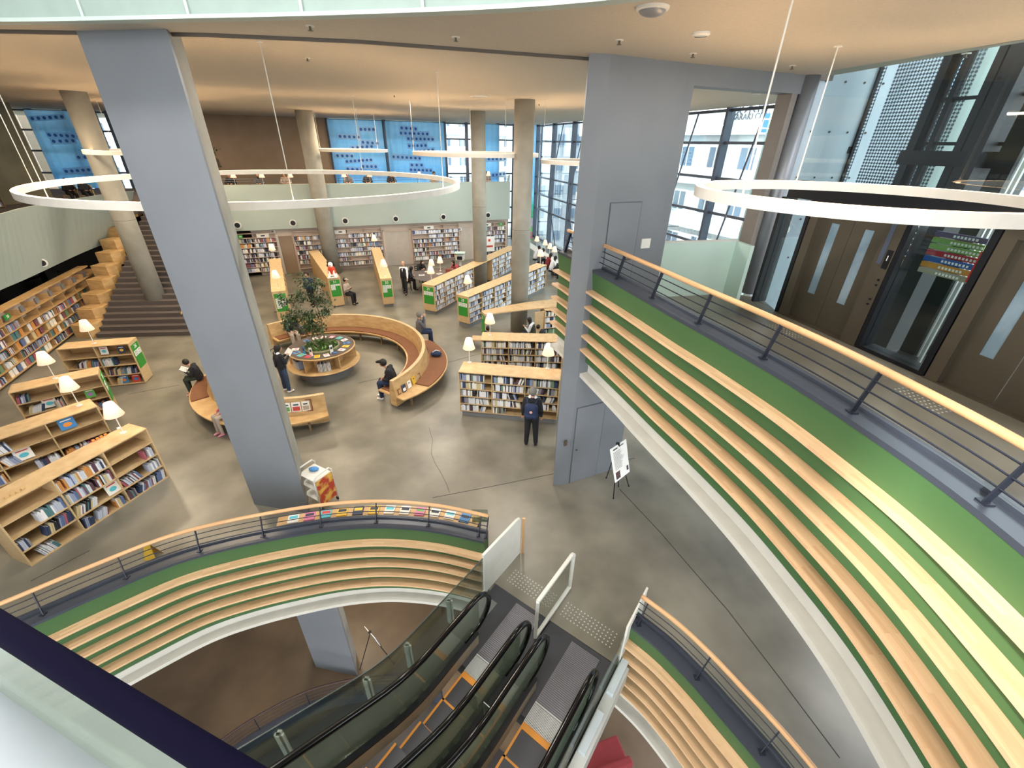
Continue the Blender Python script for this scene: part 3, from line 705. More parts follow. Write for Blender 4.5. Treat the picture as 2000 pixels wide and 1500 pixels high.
# the landing rail beside the camera: navy rubber rail, glass and pale sill
ra, rb = P(-420, 964, 6.3), P(800, 1720, 6.3); rdr = (rb-ra).normalized()
t = thing('near_handrail', 'thick navy handrail crossing the lower left corner over a glass panel', 'handrail', ((ra.x+rb.x)/2, (ra.y+rb.y)/2, 5.5))
SB(MB().tube([ra, ra.lerp(rb, .5), rb], .0185, 16), 'handrail', M_rubnavy, t, smooth=True)
SB(MB().seg(ra-Vector((0, 0, .42)), rb-Vector((0, 0, .42)), .012, .80), 'glass_panel', M_balus, t)
sn = Vector((-rdr.y, rdr.x, 0)); sn = sn if sn.y < 0 else -sn
sill0 = P(0, 1318, 5.55); sill1 = P(300, 1508, 5.55); sx = (sill1-sill0).normalized(); sb2 = Vector((sx.y, -sx.x, 0)); sb2 = sb2 if sb2.y < 0 else -sb2
a_, b_ = sill0-sx*1.0, sill1+sx*1.2
SB(MB().prism([tuple(a_[:2]), tuple(b_[:2]), tuple((b_+sb2*.6)[:2]), tuple((a_+sb2*.6)[:2])], 5.47, 5.55), 'sill', mat('pale_sill', '#b8c0cc', .4, .2), t)

# ------------------------------------------------------------------ curtains with the blue print
def curtain_mat():
    m = bpy.data.materials.new('printed_curtain'); m.use_nodes = True; n = m.node_tree.nodes; l = m.node_tree.links
    n.remove(n['Principled BSDF']); out = n['Material Output']
    tcn = n.new('ShaderNodeTexCoord'); uv = n.new('ShaderNodeSeparateXYZ'); l.new(tcn.outputs['UV'], uv.inputs[0])
    cr = n.new('ShaderNodeValToRGB'); e = cr.color_ramp.elements
    e[0].position = 0.0; e[0].color = lin('#5a9a3c'); e[1].position = 1.0; e[1].color = lin('#8fbfe6')
    for p_, c_ in ((.06, '#c8407a'), (.11, '#58b048'), (.17, '#d0508a'), (.23, '#3f9a48'), (.33, '#4fb0a4'), (.42, '#7ecbe6'), (.55, '#62a8e4'), (.72, '#7fc0ee')):
        x = e.new(p_); x.color = lin(c_)
    cr.color_ramp.interpolation = 'CONSTANT' if False else 'LINEAR'
    ns = n.new('ShaderNodeTexNoise'); ns.inputs['Scale'].default_value = 1.3; mp = n.new('ShaderNodeMapping'); mp.inputs['Scale'].default_value = (.5, 2.2, 1)
    l.new(tcn.outputs['UV'], mp.inputs[0]); l.new(mp.outputs[0], ns.inputs['Vector'])
    dv_ = n.new('ShaderNodeMath'); dv_.operation = 'MULTIPLY_ADD'; dv_.inputs[1].default_value = 1/8.3; l.new(uv.outputs['Y'], dv_.inputs[0])
    nz = n.new('ShaderNodeMath'); nz.operation = 'MULTIPLY_ADD'; nz.inputs[1].default_value = .22; nz.inputs[2].default_value = -.11; l.new(ns.outputs[0], nz.inputs[0]); l.new(nz.outputs[0], dv_.inputs[2])
    l.new(dv_.outputs[0], cr.inputs[0])
    n2 = n.new('ShaderNodeTexBrick'); n2.inputs['Scale'].default_value = 1; n2.inputs['Brick Width'].default_value = 2.3; n2.inputs['Row Height'].default_value = .62; n2.inputs['Mortar Size'].default_value = 0; n2.inputs['Color1'].default_value = (0, 0, 0, 1); n2.inputs['Color2'].default_value = (1, 1, 1, 1)
    mp3 = n.new('ShaderNodeMapping'); mp3.inputs['Rotation'].default_value = (0, 0, .05); l.new(tcn.outputs['UV'], mp3.inputs[0]); l.new(mp3.outputs[0], n2.inputs['Vector'])
    mx = n.new('ShaderNodeMixRGB'); mx.inputs[2].default_value = lin('#a4cdec'); mu = n.new('ShaderNodeMath'); mu.operation = 'MULTIPLY'; mu.inputs[1].default_value = .55
    l.new(n2.outputs[0], mu.inputs[0]); l.new(mu.outputs[0], mx.inputs[0]); l.new(cr.outputs[0], mx.inputs[1])
    d = n.new('ShaderNodeBsdfDiffuse'); tr_ = n.new('ShaderNodeBsdfTranslucent'); ms = n.new('ShaderNodeMixShader'); ms.inputs[0].default_value = .78
    l.new(mx.outputs[0], d.inputs[0]); l.new(mx.outputs[0], tr_.inputs[0]); l.new(d.outputs[0], ms.inputs[1]); l.new(tr_.outputs[0], ms.inputs[2]); l.new(ms.outputs[0], out.inputs[0])
    return m
M_curtain = curtain_mat()
M_cpatch = mat('curtain_patch', '#c9dcec', .8); M_cdot = mat('curtain_dot', '#5f84b8', .8)
def trl(mt):      # cloth print that daylight shines through
    n = mt.node_tree.nodes; l = mt.node_tree.links; p = n['Principled BSDF']; col = p.inputs['Base Color'].links[0].from_socket
    t_ = n.new('ShaderNodeBsdfTranslucent'); l.new(col, t_.inputs[0]); ms = n.new('ShaderNodeMixShader'); ms.inputs[0].default_value = .78
    l.new(p.outputs[0], ms.inputs[1]); l.new(t_.outputs[0], ms.inputs[2]); l.new(ms.outputs[0], n['Material Output'].inputs[0])
trl(M_cpatch); trl(M_cdot)
def curtain(a, bb, z0, z1, label, patches=0, seed=1, fold=.03, off=-.35):
    a, bb = Vector(a), Vector(bb); d = (bb-a); L = d.length; d.normalize(); nn = Vector((d.y, -d.x)); nn = nn if nn.y < 0 else -nn
    n = max(int(L/.06), 8); cur = []
    for i in range(n+1):
        q = a+d*(L*i/n)+nn*(-off*0+.35+math.sin(i*.9)*fold); cur.append(q)
    mb = MB(); vs = []; fs = []; uvs = []
    for i, q in enumerate(cur): vs += [(q.x, q.y, z0), (q.x, q.y, z1)]
    for i in range(n): fs.append((2*i, 2*i+2, 2*i+3, 2*i+1)); uvs.append([(L*i/n, z0), (L*(i+1)/n, z0), (L*(i+1)/n, z1), (L*i/n, z1)])
    mb.add(vs, fs, uvs); q = a+d*L/2+nn*.35
    t = thing('curtain', label, 'curtain', (q.x, q.y, z0)); SB(mb, 'cloth', M_curtain, t, smooth=True)
    rnd = random.Random(seed)
    for k in range(patches):      # pale dotted strips printed on the cloth
        w_ = rnd.uniform(1.0, 2.2); h_ = rnd.uniform(.28, .4); x = rnd.uniform(.1, max(L-w_-.1, .2)); z = z0+.5+(z1-z0-1.0)*((k*.37+seed*.2) % 1.0); tl = rnd.uniform(-.06, .12)
        b = MB(); o_ = nn*(.35+fold+.015)
        def pt(u_, v_): r = a+d*(x+u_)+o_; return (r.x, r.y, z+v_+tl*u_)
        b.m(0).add([pt(0, 0), pt(w_, 0), pt(w_, h_), pt(0, h_)], [(0, 1, 2, 3)])
        o_ = nn*(.35+fold+.02); nd = int(w_/.27)
        for j in range(nd):
            cx = (j+.5)*w_/nd; b.m(1).add([pt(cx+.09*math.cos(q_), h_/2+.09*math.sin(q_)) for q_ in [math.pi*2*i/12 for i in range(12)]], [tuple(range(12))])
        SB(b, 'printed_strip', [M_cpatch, M_cdot], t)
def bwx(u, v=300): return PL(u, v, bw0, bw1).x
for (u0, u1, z0, lab, k, sd_) in ((92, 205, 4.0, 'blue printed curtain at the far left window behind the column', 5, 3), (650, 752, 4.0, 'blue printed curtain panel just right of the brown wall', 9, 1), (758, 868, 4.0, 'blue printed curtain panel between the black mullion and the far column', 8, 2),
                                  (938, 972, 4.0, 'narrow blue printed curtain panel right of the second column', 2, 5)):
    x0, x1 = bwx(u0), bwx(u1); curtain((x0, BW(x0)), (x1, BW(x1)), z0+.05, 8.2, lab, k, sd_)
curtain((1.0, BW(1.0)-.1), (1.75, 36.6), .05, 8.2, 'tall blue, pink and green curtain gathered in the window corner', 0, 6, .05)

# ------------------------------------------------------------------ lifts and shaft
def lift(d0, label, dig):
    t = thing('lift_entrance', label, 'elevator', (EL(d0+1.2)[0], EL(d0+1.2)[1], 4.2))
    def q(da, db, oa, ob, z0, z1, nm, mt, par=None, **k):
        o = MB().prism([EL(d0+da, oa), EL(d0+db, oa), EL(d0+db, ob), EL(d0+da, ob)], z0, z1).build(nm, mt, None, **k)
        o.data.transform(t.matrix_basis.inverted()); o.parent = par or t; return o
    W = 1.62
    q(0, .16, 0, .25, 4.2, 6.22, 'jamb', M_bronze); q(1.36, W, 0, .25, 4.2, 6.22, 'jamb', M_bronze); q(.16, 1.36, 0, .25, 6.12, 6.22, 'lintel', M_bronze)
    for a, c in ((.16, .755), (.765, 1.36)):
        m0 = a+.20; m1 = m0+.16
        dr = q(a, m0, .10, .14, 4.2, 6.12, 'door', M_bronze); q(m1, c, .10, .14, 4.2, 6.12, 'door_stile', M_bronze, dr)
        q(m0, m1, .10, .14, 4.2, 4.72, 'door_rail', M_bronze, dr); q(m0, m1, .10, .14, 5.92, 6.12, 'door_rail', M_bronze, dr); q(m0, m1, .115, .125, 4.72, 5.92, 'slit_window', mat('slit_glass', '#9fb4c2', .15, .1, col2='#7f97a6', scale=2), dr)
    q(1.42, 1.49, -.01, 0, 5.5, 6.15, 'glass_strip', M_mull)
    pn = q(1.52, 1.60, -.012, 0, 5.45, 5.72, 'floor_display', M_black)
    o = text('floor_digit', dig, .11, M_paper); e = EL(d0+1.56, -.016); o.matrix_basis = t.matrix_basis.inverted() @ frame((e[0], e[1], 5.60), (eD.x, eD.y, 0), (-eN.x, -eN.y, 0)); o.parent = pn
    for z in (5.28, 5.20, 4.98, 4.90):
        e = EL(d0+1.56, -.002); SB(MB().tube([(e[0], e[1], z), (e[0]-eN.x*.012, e[1]-eN.y*.012, z)], .016, 12), 'call_button', M_black, t)
    q(-.02, W+.02, -.02, .3, 4.2, 4.215, 'threshold', M_bronze)
lift(0.0, 'bronze lift entrance with slit windows at the concrete shaft', '1')
lift(2.72, 'bronze lift entrance with slit windows showing number 7, at the right edge', '7')
def EP(da, db, oa, ob, z0, z1): return MB().prism([EL(da, oa), EL(db, oa), EL(db, ob), EL(da, ob)], z0, z1)
struct(EP(-.7, 5.4, .05, .35, 6.22, 6.5).build('trim_10', M_black))
struct(EP(-.75, -.68, 0, .3, 4.2, 6.22).build('trim_11', M_black)); struct(EP(-.1, -.02, 0, .1, 4.2, 6.22).build('trim_12', M_black))
struct(EP(1.63, 1.70, 0, .3, 4.2, 6.22).build('trim_13', M_black)); struct(EP(2.62, 2.70, 0, .3, 4.2, 6.22).build('trim_14', M_black))
struct(EP(1.7, 2.62, 0, .3, 4.2, 4.26).build('trim_15', M_black))
t = thing('window_4', '', 'window'); del t['label'], t['category']; t['kind'] = 'structure'
EP(1.7, 2.62, .1, .12, 4.26, 6.5).build('pane', M_glassw, t); EP(-.68, -.1, .1, .12, 4.2, 6.5).build('pane', M_glassw, t)
EP(-.7, 5.4, .15, .17, 6.5, 8.14).build('pane', M_glassw, t)
o = text('floor_number', '6', .36, M_paper); q = PL(1537, 445, (5.42, 9.60), (8.2, 10.08)); o.matrix_basis = frame((q.x, q.y-.01, q.z), (1, .17, 0), (.17, -1, 0)); tag(o, 'white number 6 on the concrete shaft wall', 'sign')
# shaft steelwork: posts set on the line behind the doors
sA, sB = EL(0, 1.9), EL(5.4, 1.9)
def SP(u, v): return PL(u, v, sA, sB)
t = thing('shaft_frame', 'black steel frame of posts and beams standing in the lift shaft', 'steel frame', (SP(1850, 300).x, SP(1850, 300).y, -6.5))
for u, v, wd in ((1707, 134, .16), (1722, 134, .05), (1858, 120, .16), (1872, 120, .06), (1893, 118, .10), (1962, 110, .14), (1990, 150, .34)):
    p = SP(u, v); SB(MB().prism([(p.x-wd/2, p.y-wd/2), (p.x+wd/2, p.y-wd/2), (p.x+wd/2, p.y+wd/2), (p.x-wd/2, p.y+wd/2)], -6.5, 12), 'post', M_black, t)
a, c = SP(1768, 304), SP(2040, 320); z = (a.z+c.z)/2
SB(MB().seg((a.x, a.y, z), (c.x+.3, c.y-1.2, z), .3, .22), 'beam', M_black, t)
a = SP(1612, 293); c = SP(1665, 290); SB(MB().seg((a.x, a.y, 7.0), (c.x, c.y, 7.0), .14, .12), 'beam', M_black, t)
for zz in (7.75, 7.12): a, c = SP(1845, 185), SP(2040, 185); SB(MB().seg((a.x, a.y, zz), (c.x+.4, c.y-1.5, zz), .06, .05), 'beam', M_black, t)
# perforated screens of the shaft
def mesh_mat():
    m = bpy.data.materials.new('perforated_metal'); m.use_nodes = True; n = m.node_tree.nodes; l = m.node_tree.links; b_ = n['Principled BSDF']
    b_.inputs['Base Color'].default_value = lin('#5f6b76'); b_.inputs['Metallic'].default_value = .4
    tcn = n.new('ShaderNodeTexCoord'); mp = n.new('ShaderNodeMapping'); mp.inputs['Rotation'].default_value = (0, 0, .785); mp.inputs['Scale'].default_value = (26, 26, 26)
    ck_ = n.new('ShaderNodeTexChecker'); ck_.inputs['Scale'].default_value = 1.0; l.new(tcn.outputs['UV'], mp.inputs[0]); l.new(mp.outputs[0], ck_.inputs['Vector'])
    mu_ = n.new('ShaderNodeMath'); mu_.operation = 'MULTIPLY'; mu_.inputs[1].default_value = .8; l.new(ck_.outputs['Fac'], mu_.inputs[0])
    tr_ = n.new('ShaderNodeBsdfTransparent'); mx = n.new('ShaderNodeMixShader'); l.new(mu_.outputs[0], mx.inputs[0]); l.new(b_.outputs[0], mx.inputs[1]); l.new(tr_.outputs[0], mx.inputs[2]); l.new(mx.outputs[0], n['Material Output'].inputs[0]); return m
M_perf = mesh_mat()
t = thing('perforated_screen', 'tall perforated metal screen between the black posts of the lift shaft', 'screen', (SP(1780, 300).x, SP(1780, 300).y, 4.0))
for u0, u1 in ((1700, 1712), (1728, 1852), (1862, 1888)):
    a, c = SP(u0, 200), SP(u1, 190); L = math.hypot(c.x-a.x, c.y-a.y)
    b = MB().add([(a.x, a.y, 6.3), (c.x, c.y, 6.3), (c.x, c.y, 12), (a.x, a.y, 12)], [(0, 1, 2, 3)], [[(0, 0), (L, 0), (L, 5.7), (0, 5.7)]])
    SB(b, 'screen_panel', M_perf, t)
# lift car parts seen through the glass: floor directory, rails, dark counterweight panels
t = thing('lift_car', 'black lift car with a coloured floor directory and a red panel, behind the glass', 'elevator car', (EL(2.2, 1.1)[0], EL(2.2, 1.1)[1], 4.2))
def cb(da, db, oa, ob, z0, z1, nm, mt): return SB(EP(da, db, oa, ob, z0, z1), nm, mt, t)
cb(2.05, 2.9, 1.2, 1.6, -1, 5.35, 'back_panel', M_black); cb(1.72, 1.95, .9, 1.3, 2.0, 8, 'guide_column', M_black)
cb(2.2, 2.24, .6, .64, -1, 8, 'guide_rail', M_alum); cb(2.45, 2.48, .7, .74, -1, 8, 'guide_rail', M_alum); cb(1.99, 2.01, .9, .93, -1, 8, 'guide_rail', M_alum)
for k, (c_, n_) in enumerate((('#4c3f66', 4), ('#6f9c4a', 6), ('#7aa64e', 6), ('#b03238', 6), ('#2f5aa0', 5), ('#c88a3a', 4), ('#a49a86', 4))):
    z = 5.98-k*.085; o = cb(1.72+k*.0, 2.36, .45, .50, z-.034, z+.034, 'directory_bar', mat('bar_%d' % k, c_, .5))
    b = MB()
    for j in range(n_+3):
        e = EL(1.98+j*.045, .44); b.box((e[0], e[1], z), (.006, .03, .03))
    oo = b.build('lettering', M_paper); oo.data.transform(t.matrix_basis.inverted()); oo.parent = o
cb(2.36, 2.62, .43, .50, 5.45, 5.86, 'red_panel', mat('sign_red', '#d8231c', .5))
cb(1.7, 2.62, .4, 1.5, 4.0, 4.1, 'car_floor', M_black)
# ------------------------------------------------------------------ outside
M_out = mat('outside_wall', '#e8ebee', .8, col2='#dde2e6', scale=.5); M_outg = mat('outside_grey', '#9aa1ab', .8, col2='#8f96a0', scale=.8); M_owin = mat('outside_window', '#5a6b80', .3)
tag(MB().box((60, 60, -6.95), (400, 400, .4)).build('plaza_ground', mat('plaza_paving', '#a8a8a4', .9, col2='#9a9a96', scale=.2)), 'pale paved ground outside the windows', 'ground', kind='structure')
def building(name, label, c, size, rz, floors, bays, z0=-6.75, mt=M_out, balcony_=True, wcol=M_owin):
    t = thing(name, label, 'building', (c[0], c[1], z0), rz)
    w_, d_, h_ = size
    MB().box((0, 0, h_/2), (w_, d_, h_)).build('wall', mt, t)
    MB().box((0, 0, h_+.25), (w_+.5, d_+.5, .5)).build('roof', mt, t)
    fh = h_/floors; bwid = w_/bays
    for i in range(floors):
        if balcony_:
            MB().box((0, -d_/2-.7, i*fh+.55), (w_-.4, .12, 1.1)).box((0, -d_/2-.35, i*fh), (w_-.4, 1.3, .18)).build('balcony', mt, t)
        for j in range(bays):
            x = -w_/2+bwid*(j+.5)
            f = MB().box((x, -d_/2-.02, i*fh+fh*.55), (bwid*.5, .12, fh*.5)).build('window', mt, t)
            MB().box((x-bwid*.12, -d_/2-.05, i*fh+fh*.55), (bwid*.2, .12, fh*.42)).box((x+bwid*.12, -d_/2-.05, i*fh+fh*.55), (bwid*.2, .12, fh*.42)).build('pane', wcol, f)
    return t
az = math.atan2(-1, .3)      # faces back towards the hall
tb = building('city_building', 'white city building with blue roof panel and IBARAKI CITY lettering beyond the windows', (17.3, 50.5), (26, 8, 14.65), math.radians(-66), 4, 8)
face_o = tb.matrix_basis
M_let = mat('letter_grey', '#3f4a58', .6)
o = MB().box((0, -4.6, 16.75), (26, .5, 4.2)).build('sign_parapet', mat('bright_white', '#f2f4f6', .6), tb)
pmid = None
def on_face(u, v, yy=-4.95):     # local point on the building's front plane under a pixel
    inv = face_o.inverted(); o_ = inv @ Vector((0, 0, CH)); d_ = inv.to_3x3() @ ray(u, v); k = (yy-o_.y)/d_.y; return o_+d_*k
pc_ = on_face(1463, 226); psz = abs(on_face(1438, 226).x-on_face(1490, 226).x)
for body, u, v, sz in (('IBARAKI CITY', 1463, 228, psz/4.2), ('茨木市', 1466, 211, psz/2.2)):
    q = on_face(u, v); text('lettering', body, sz, M_let, o, mtx=Matrix.Translation(q) @ Matrix.Rotation(math.pi/2, 4, 'X'), ext=.02)
q0, q1 = on_face(1500, 222), on_face(1530, 258)
MB().box(((q0.x+q1.x)/2, -5.05, (q0.z+q1.z)/2), (abs(q1.x-q0.x)*1.1, .1, abs(q0.z-q1.z))).build('blue_panel', mat('panel_blue', '#2f6cb8', .5), o)
building('apartment_block', 'grey tiled block seen through the windows beside the corner curtain', (8, 73), (18, 10, 22), math.radians(8), 7, 7, mt=M_outg, balcony_=False)
building('apartment_block', 'white apartment block with stacked balconies behind the two far columns', (-6, 92), (16, 10, 24), math.radians(4), 8, 6)
building('apartment_block', 'white apartment block seen low through the far left curtains', (-62, 90), (30, 12, 26), math.radians(20), 8, 8)
building('apartment_tower', 'tall apartment tower with balcony rows behind the lift shaft', (72, 62), (22, 12, 34), math.radians(-48), 12, 8)
building('apartment_tower', 'second white apartment tower at the right edge behind the black mast', (84, 30), (20, 12, 30), math.radians(-70), 11, 7)
building('apartment_block', 'low white building with roof terrace outside the window wall', (50, 80), (20, 10, 8.0), math.radians(-35), 3, 7)
for k, (x, y, r, h) in enumerate(((150, 150, 60, 30), (210, 110, 60, 26), (95, 190, 50, 22))):
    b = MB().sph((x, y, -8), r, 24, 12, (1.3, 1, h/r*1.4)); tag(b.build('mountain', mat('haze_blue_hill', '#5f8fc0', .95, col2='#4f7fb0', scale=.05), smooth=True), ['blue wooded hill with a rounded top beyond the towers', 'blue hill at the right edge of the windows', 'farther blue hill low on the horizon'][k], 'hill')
for k, (u, v, y) in enumerate(((1090, 330, 31), (1372, 330, 17.5))):
    x = WX(y)+1.3; column('round_column', (x, y+.6, -4), .45, -6, 12, ['pale round exterior column outside the windows near the curtain corner', 'pale round exterior column outside the windows right of the core wall'][k], mat('pale_concrete', '#b4c4bd', .8))
q = PL(1905, 200, EL(0, 4.0), EL(5.4, 4.0)); column('round_column', (q.x, q.y), .45, -6, 12, 'pale round exterior column behind the lift shaft', mat('pale_concrete', '#b4c4bd', .8))
t = thing('brace_rods', 'thin dark bent brace rods standing inside the window wall', 'bracing', (WW(28, 0).x, 28, 0))
for y in (33.5, 30.2, 20.3, 17.0, 14.0):
    SB(MB().tube([WW(y, 0, -.1), WW(y-.1, 3.9, -.95), WW(y, 8.2, -.1)], .035, 8), 'rod', M_mull, t); SB(MB().tube([WW(y-.1, 3.9, -.95), WW(y, 3.9, 0)], .02, 6), 'strut', M_mull, t)
# low mint wall on the lobby
m0, m1, m2 = P(1270, 580, 4.2), P(1412, 573, 4.2), P(1440, 588, 4.2)
t = thing('mint_partition', 'low mint panel partition at the far end of the lobby', 'partition', tuple(P(1340, 576, 4.2)))
SB(MB().seg(m0+Vector((0, 0, .56)), m1+Vector((0, 0, .56)), .08, 1.12), 'panel', M_mintw, t); SB(MB().seg(m1+Vector((0, 0, .56)), m2+Vector((0, 0, .56)), .08, 1.12), 'return_panel', M_mintw, t)
SB(MB().seg(m0+Vector((0, 0, 1.13)), m1+Vector((0, 0, 1.13)), .1, .02), 'coping', M_white, t)
q = P(1245, 562, 4.2); t = thing('wooden_bench', 'small plywood bench on the lobby behind the railing', 'bench', (q.x-.12, q.y+.15, 4.2))
b = MB().prism([(-.35, 0), (.3, -.1), (.36, .1), (.2, .25), (-.3, .28)], .38, .42); b.build('seat', M_wood, t); MB().box((-.25, .12, .19), (.04, .25, .38)).build('leg', M_wood, t); MB().box((.22, .05, .19), (.04, .25, .38)).build('leg', M_wood, t)

# ================================================================== FURNITURE
def book_template(ci):
    b = MB(); b.m(0).box((.07, .5, .5), (.14, 1, 1)).box((.93, .5, .5), (.14, 1, 1)).box((.5, .04, .5), (.86, .08, 1)); b.m(1).box((.5, .52, .49), (.72, .88, .94))
    me = bpy.data.meshes.new('book'); me.from_pydata(b.v, [], b.f); me.materials.append(BM[ci]); me.materials.append(M_paper); me.polygons.foreach_set('material_index', b.mi); return me
BT = [book_template(i) for i in range(len(BM))]
STUFF = MB(); NBOOK = [0]; MAXB = 296
ORD = ['first', 'second', 'third', 'fourth', 'fifth', 'sixth', 'seventh', 'eighth', 'ninth', 'tenth', 'eleventh', 'twelfth', 'thirteenth', 'fourteenth', 'fifteenth', 'sixteenth', 'seventeenth', 'eighteenth', 'nineteenth', 'twentieth']
def ordw(n): return ORD[n] if n < 20 else 'number %d' % (n+1)
PALS = {'mix': [0, 1, 2, 3, 4, 7, 8, 9, 10, 5, 6, 14, 12, 13, 16, 1, 2], 'cool': [0, 1, 1, 2, 2, 3, 4, 5, 6, 3, 0, 7, 2], 'muted': [0, 1, 2, 15, 10, 11, 7, 14, 15, 0, 4, 16, 1, 6], 'dark': [6, 7, 5, 8, 14, 1, 0, 12, 16, 4]}
def put_book(M0, x, y, z, w_, h_, d_, lean, ci, label=None, group=None):
    if label and NBOOK[0] < MAXB:
        NBOOK[0] += 1; o = bpy.data.objects.new('book', BT[ci]); C.objects.link(o)
        o.matrix_world = M0 @ Matrix.Translation((x, y, z)) @ Matrix.Rotation(lean, 4, 'Y') @ Matrix.Diagonal((w_, d_, h_, 1)); tag(o, label, 'book', group)
    else:
        Mx = M0 @ Matrix.Translation((x, y, z)) @ Matrix.Rotation(lean, 4, 'Y')
        vs = [Mx @ Vector((a*w_, c*d_, e*h_)) for e in (0, 1) for a, c in ((0, 0), (1, 0), (1, 1), (0, 1))]
        STUFF.m(ci).add(vs, [(3, 2, 1, 0), (4, 5, 6, 7), (0, 1, 5, 4), (1, 2, 6, 5), (2, 3, 7, 6), (3, 0, 4, 7)])
def fill(M0, x0, x1, y, z, hgt, pal, rnd, lab=None, group=None, lean=False, n0=0, run=True, wmin=.018, wmax=.038):
    x = x0; n = n0; P_ = PALS[pal]; ci = rnd.choice(P_); ln = 0.0
    if lean: ln = rnd.choice((-1, 1))*rnd.uniform(.16, .36)
    while True:
        w_ = rnd.uniform(wmin, wmax); h_ = min(rnd.uniform(.165, .25), hgt*rnd.uniform(.72, .90))
        if ln: h_ *= .92
        if x+w_ > x1: break
        if rnd.random() > .35: ci = rnd.choice(P_)
        d_ = rnd.uniform(.13, .18)
        if ln > 0: px, pz = x, z+math.sin(ln)*w_
        else: px, pz = x+h_*math.sin(-ln)*.9 if ln else x, z
        L = None
        if lab: L = '%s %sbook, %s %s' % (BOOKNAME[ci], 'leaning ' if ln else '', ordw(n), lab)
        put_book(M0, px, y, pz, w_, h_, d_, ln, ci, L, group); n += 1
        x += w_*(1.08 if ln else 1.0)+.001
        if run and not ln and rnd.random() < .03: x += rnd.uniform(.02, .06)
    return n
SHW = ['top', 'second', 'third', 'fourth', 'fifth', 'sixth']
def bookcase(label, A, B, depth, H, rows, bays, plinth, fills, pal, short=None, sign=None, send='A', seed=1, split=None, topmat=None, nolab=False, lenient=False):
    A, B = Vector((A[0], A[1], 0)), Vector((B[0], B[1], 0)); d = B-A; L = d.length; rz = math.atan2(d.y, d.x)
    t = thing('bookcase', label, 'bookcase', (A.x, A.y, 0), rz); M0 = t.matrix_basis.copy(); rnd = random.Random(seed); T_ = .028
    MB().box((L/2, depth/2, H-T_/2), (L, depth, T_)).build('top_panel', M_wood, t, bevel=.004)
    segs = split or [(0, L)]
    zb = plinth
    for (xa, xb) in segs:
        ln = xb-xa; nb = bays if not split else max(1, round(ln/.9))
        for x in (xa+T_/2, xb-T_/2): MB().box((x, depth/2, (H-T_+zb)/2), (T_, depth, H-T_-zb)).build('side_panel', M_wood, t, bevel=.003)
        MB().box(((xa+xb)/2, depth-.015, (H-T_+zb)/2), (ln-2*T_, .02, H-T_-zb)).build('back_panel', M_woodd, t)
        if plinth > .03: MB().box(((xa+xb)/2, depth/2+.02, zb/2), (ln-.10, depth-.08, zb)).build('plinth', M_plinth, t)
        rh = (H-T_-zb-.02)/rows
        for r in range(rows):
            z = zb+.01+r*rh; MB().box(((xa+xb)/2, depth/2-.01, z), (ln-2*T_, depth-.03, .022)).build('shelf', M_wood, t)
        bw_ = (ln-T_)/nb
        for k in range(1, nb): MB().box((xa+T_/2+k*bw_, depth/2-.01, (H-T_+zb)/2), (.024, depth-.03, H-T_-zb)).build('divider', M_wood, t)
        for k in range(nb):
            for r in range(rows):
                z = zb+.021+(rows-1-r)*rh; x0 = xa+T_/2+k*bw_+.02; x1 = x0+bw_-.04; n = 0
                key = (k, r); fl = fills.get(key, fills.get('*')) if isinstance(fills, dict) else fills
                if callable(fl): fl = fl(rnd)
                for sg in (fl or []):
                    f0, f1, le = sg
                    bay = '' if nb == 1 else (['left', 'right'][k] if nb == 2 else (['left', 'middle', 'right'][k] if nb == 3 else ordw(k)))
                    lab = ('from left, %s shelf, %s bay, %s' % (SHW[r], bay, short)) if short else None
                    n = fill(M0, x0+(x1-x0)*f0, x0+(x1-x0)*f1, .03, z, rh-.025, pal, rnd, lab, ('books of '+short) if short else None, le, n)
    if sign:
        num, crd = sign; sx = -.006 if send == 'A' else L+.006; s_ = -1 if send == 'A' else 1
        sgn = MB().box((sx, depth/2, H-.50), (.012, depth*.80, .78)).build('end_sign', M_sgreen, t)
        xax = (0, -1, 0) if send == 'A' else (0, 1, 0)
        text('sign_number', num, .17, M_paper, sgn, mtx=frame((sx+s_*.008, depth/2, H-.20), xax, (s_, 0, 0)))
        cols = len(crd)
        for ci_, nrow in enumerate(crd):
            yy = depth/2+(-.2 if ci_ == 0 else .2)*depth*(1 if send == 'B' else -1)*.95
            for k in range(nrow):
                c_ = MB().box((sx+s_*.008, yy, H-.35-k*.09), (.006, depth*.34, .078)).build('card', M_paper, sgn)
                for q_ in range(2): pass
        b = MB()
        for ci_, nrow in enumerate(crd):
            yy = depth/2+(-.2 if ci_ == 0 else .2)*depth*(1 if send == 'B' else -1)*.95
            for k in range(nrow):
                for j in (-.012, .012): b.box((sx+s_*.012, yy, H-.35-k*.09+j), (.002, depth*.24, .009))
        b.build('card_lines', M_ink, sgn)
    return t, M0, L
def dense(r_): return [(0, r_.uniform(.82, 1.0), False)] if r_.random() < .55 else [(0, .6, False), (.62, r_.uniform(.8, .95), True)]
def sparse(r_):
    q = r_.random()
    if q < .25: return []
    if q < .5: return [(0, .3, True)]
    if q < .75: return [(.55, .98, False)]
    return [(.1, .5, True), (.75, 1, False)]
def pr(u, v, z=1.4): p = P(u, v, z); return (p.x, p.y)
f33 = {(2, 0): [], (2, 1): [(.72, .98, False)], (2, 2): [(0, .42, True), (.68, 1, False)], (2, 3): [(0, .22, False), (.25, .45, True), (.5, .95, True)],
       (1, 0): [(0, .98, False)], (1, 1): [(0, 1, False)], (1, 2): [(0, .45, True)], (1, 3): [(.02, .25, True), (.3, .55, True), (.75, .98, False)],
       (0, 0): [], (0, 1): [(.5, 1, False)], (0, 2): [(0, .22, False), (.45, .98, True)], (0, 3): [(.2, .55, True)]}
A33, B33 = P(62, 1107), P(332, 930)
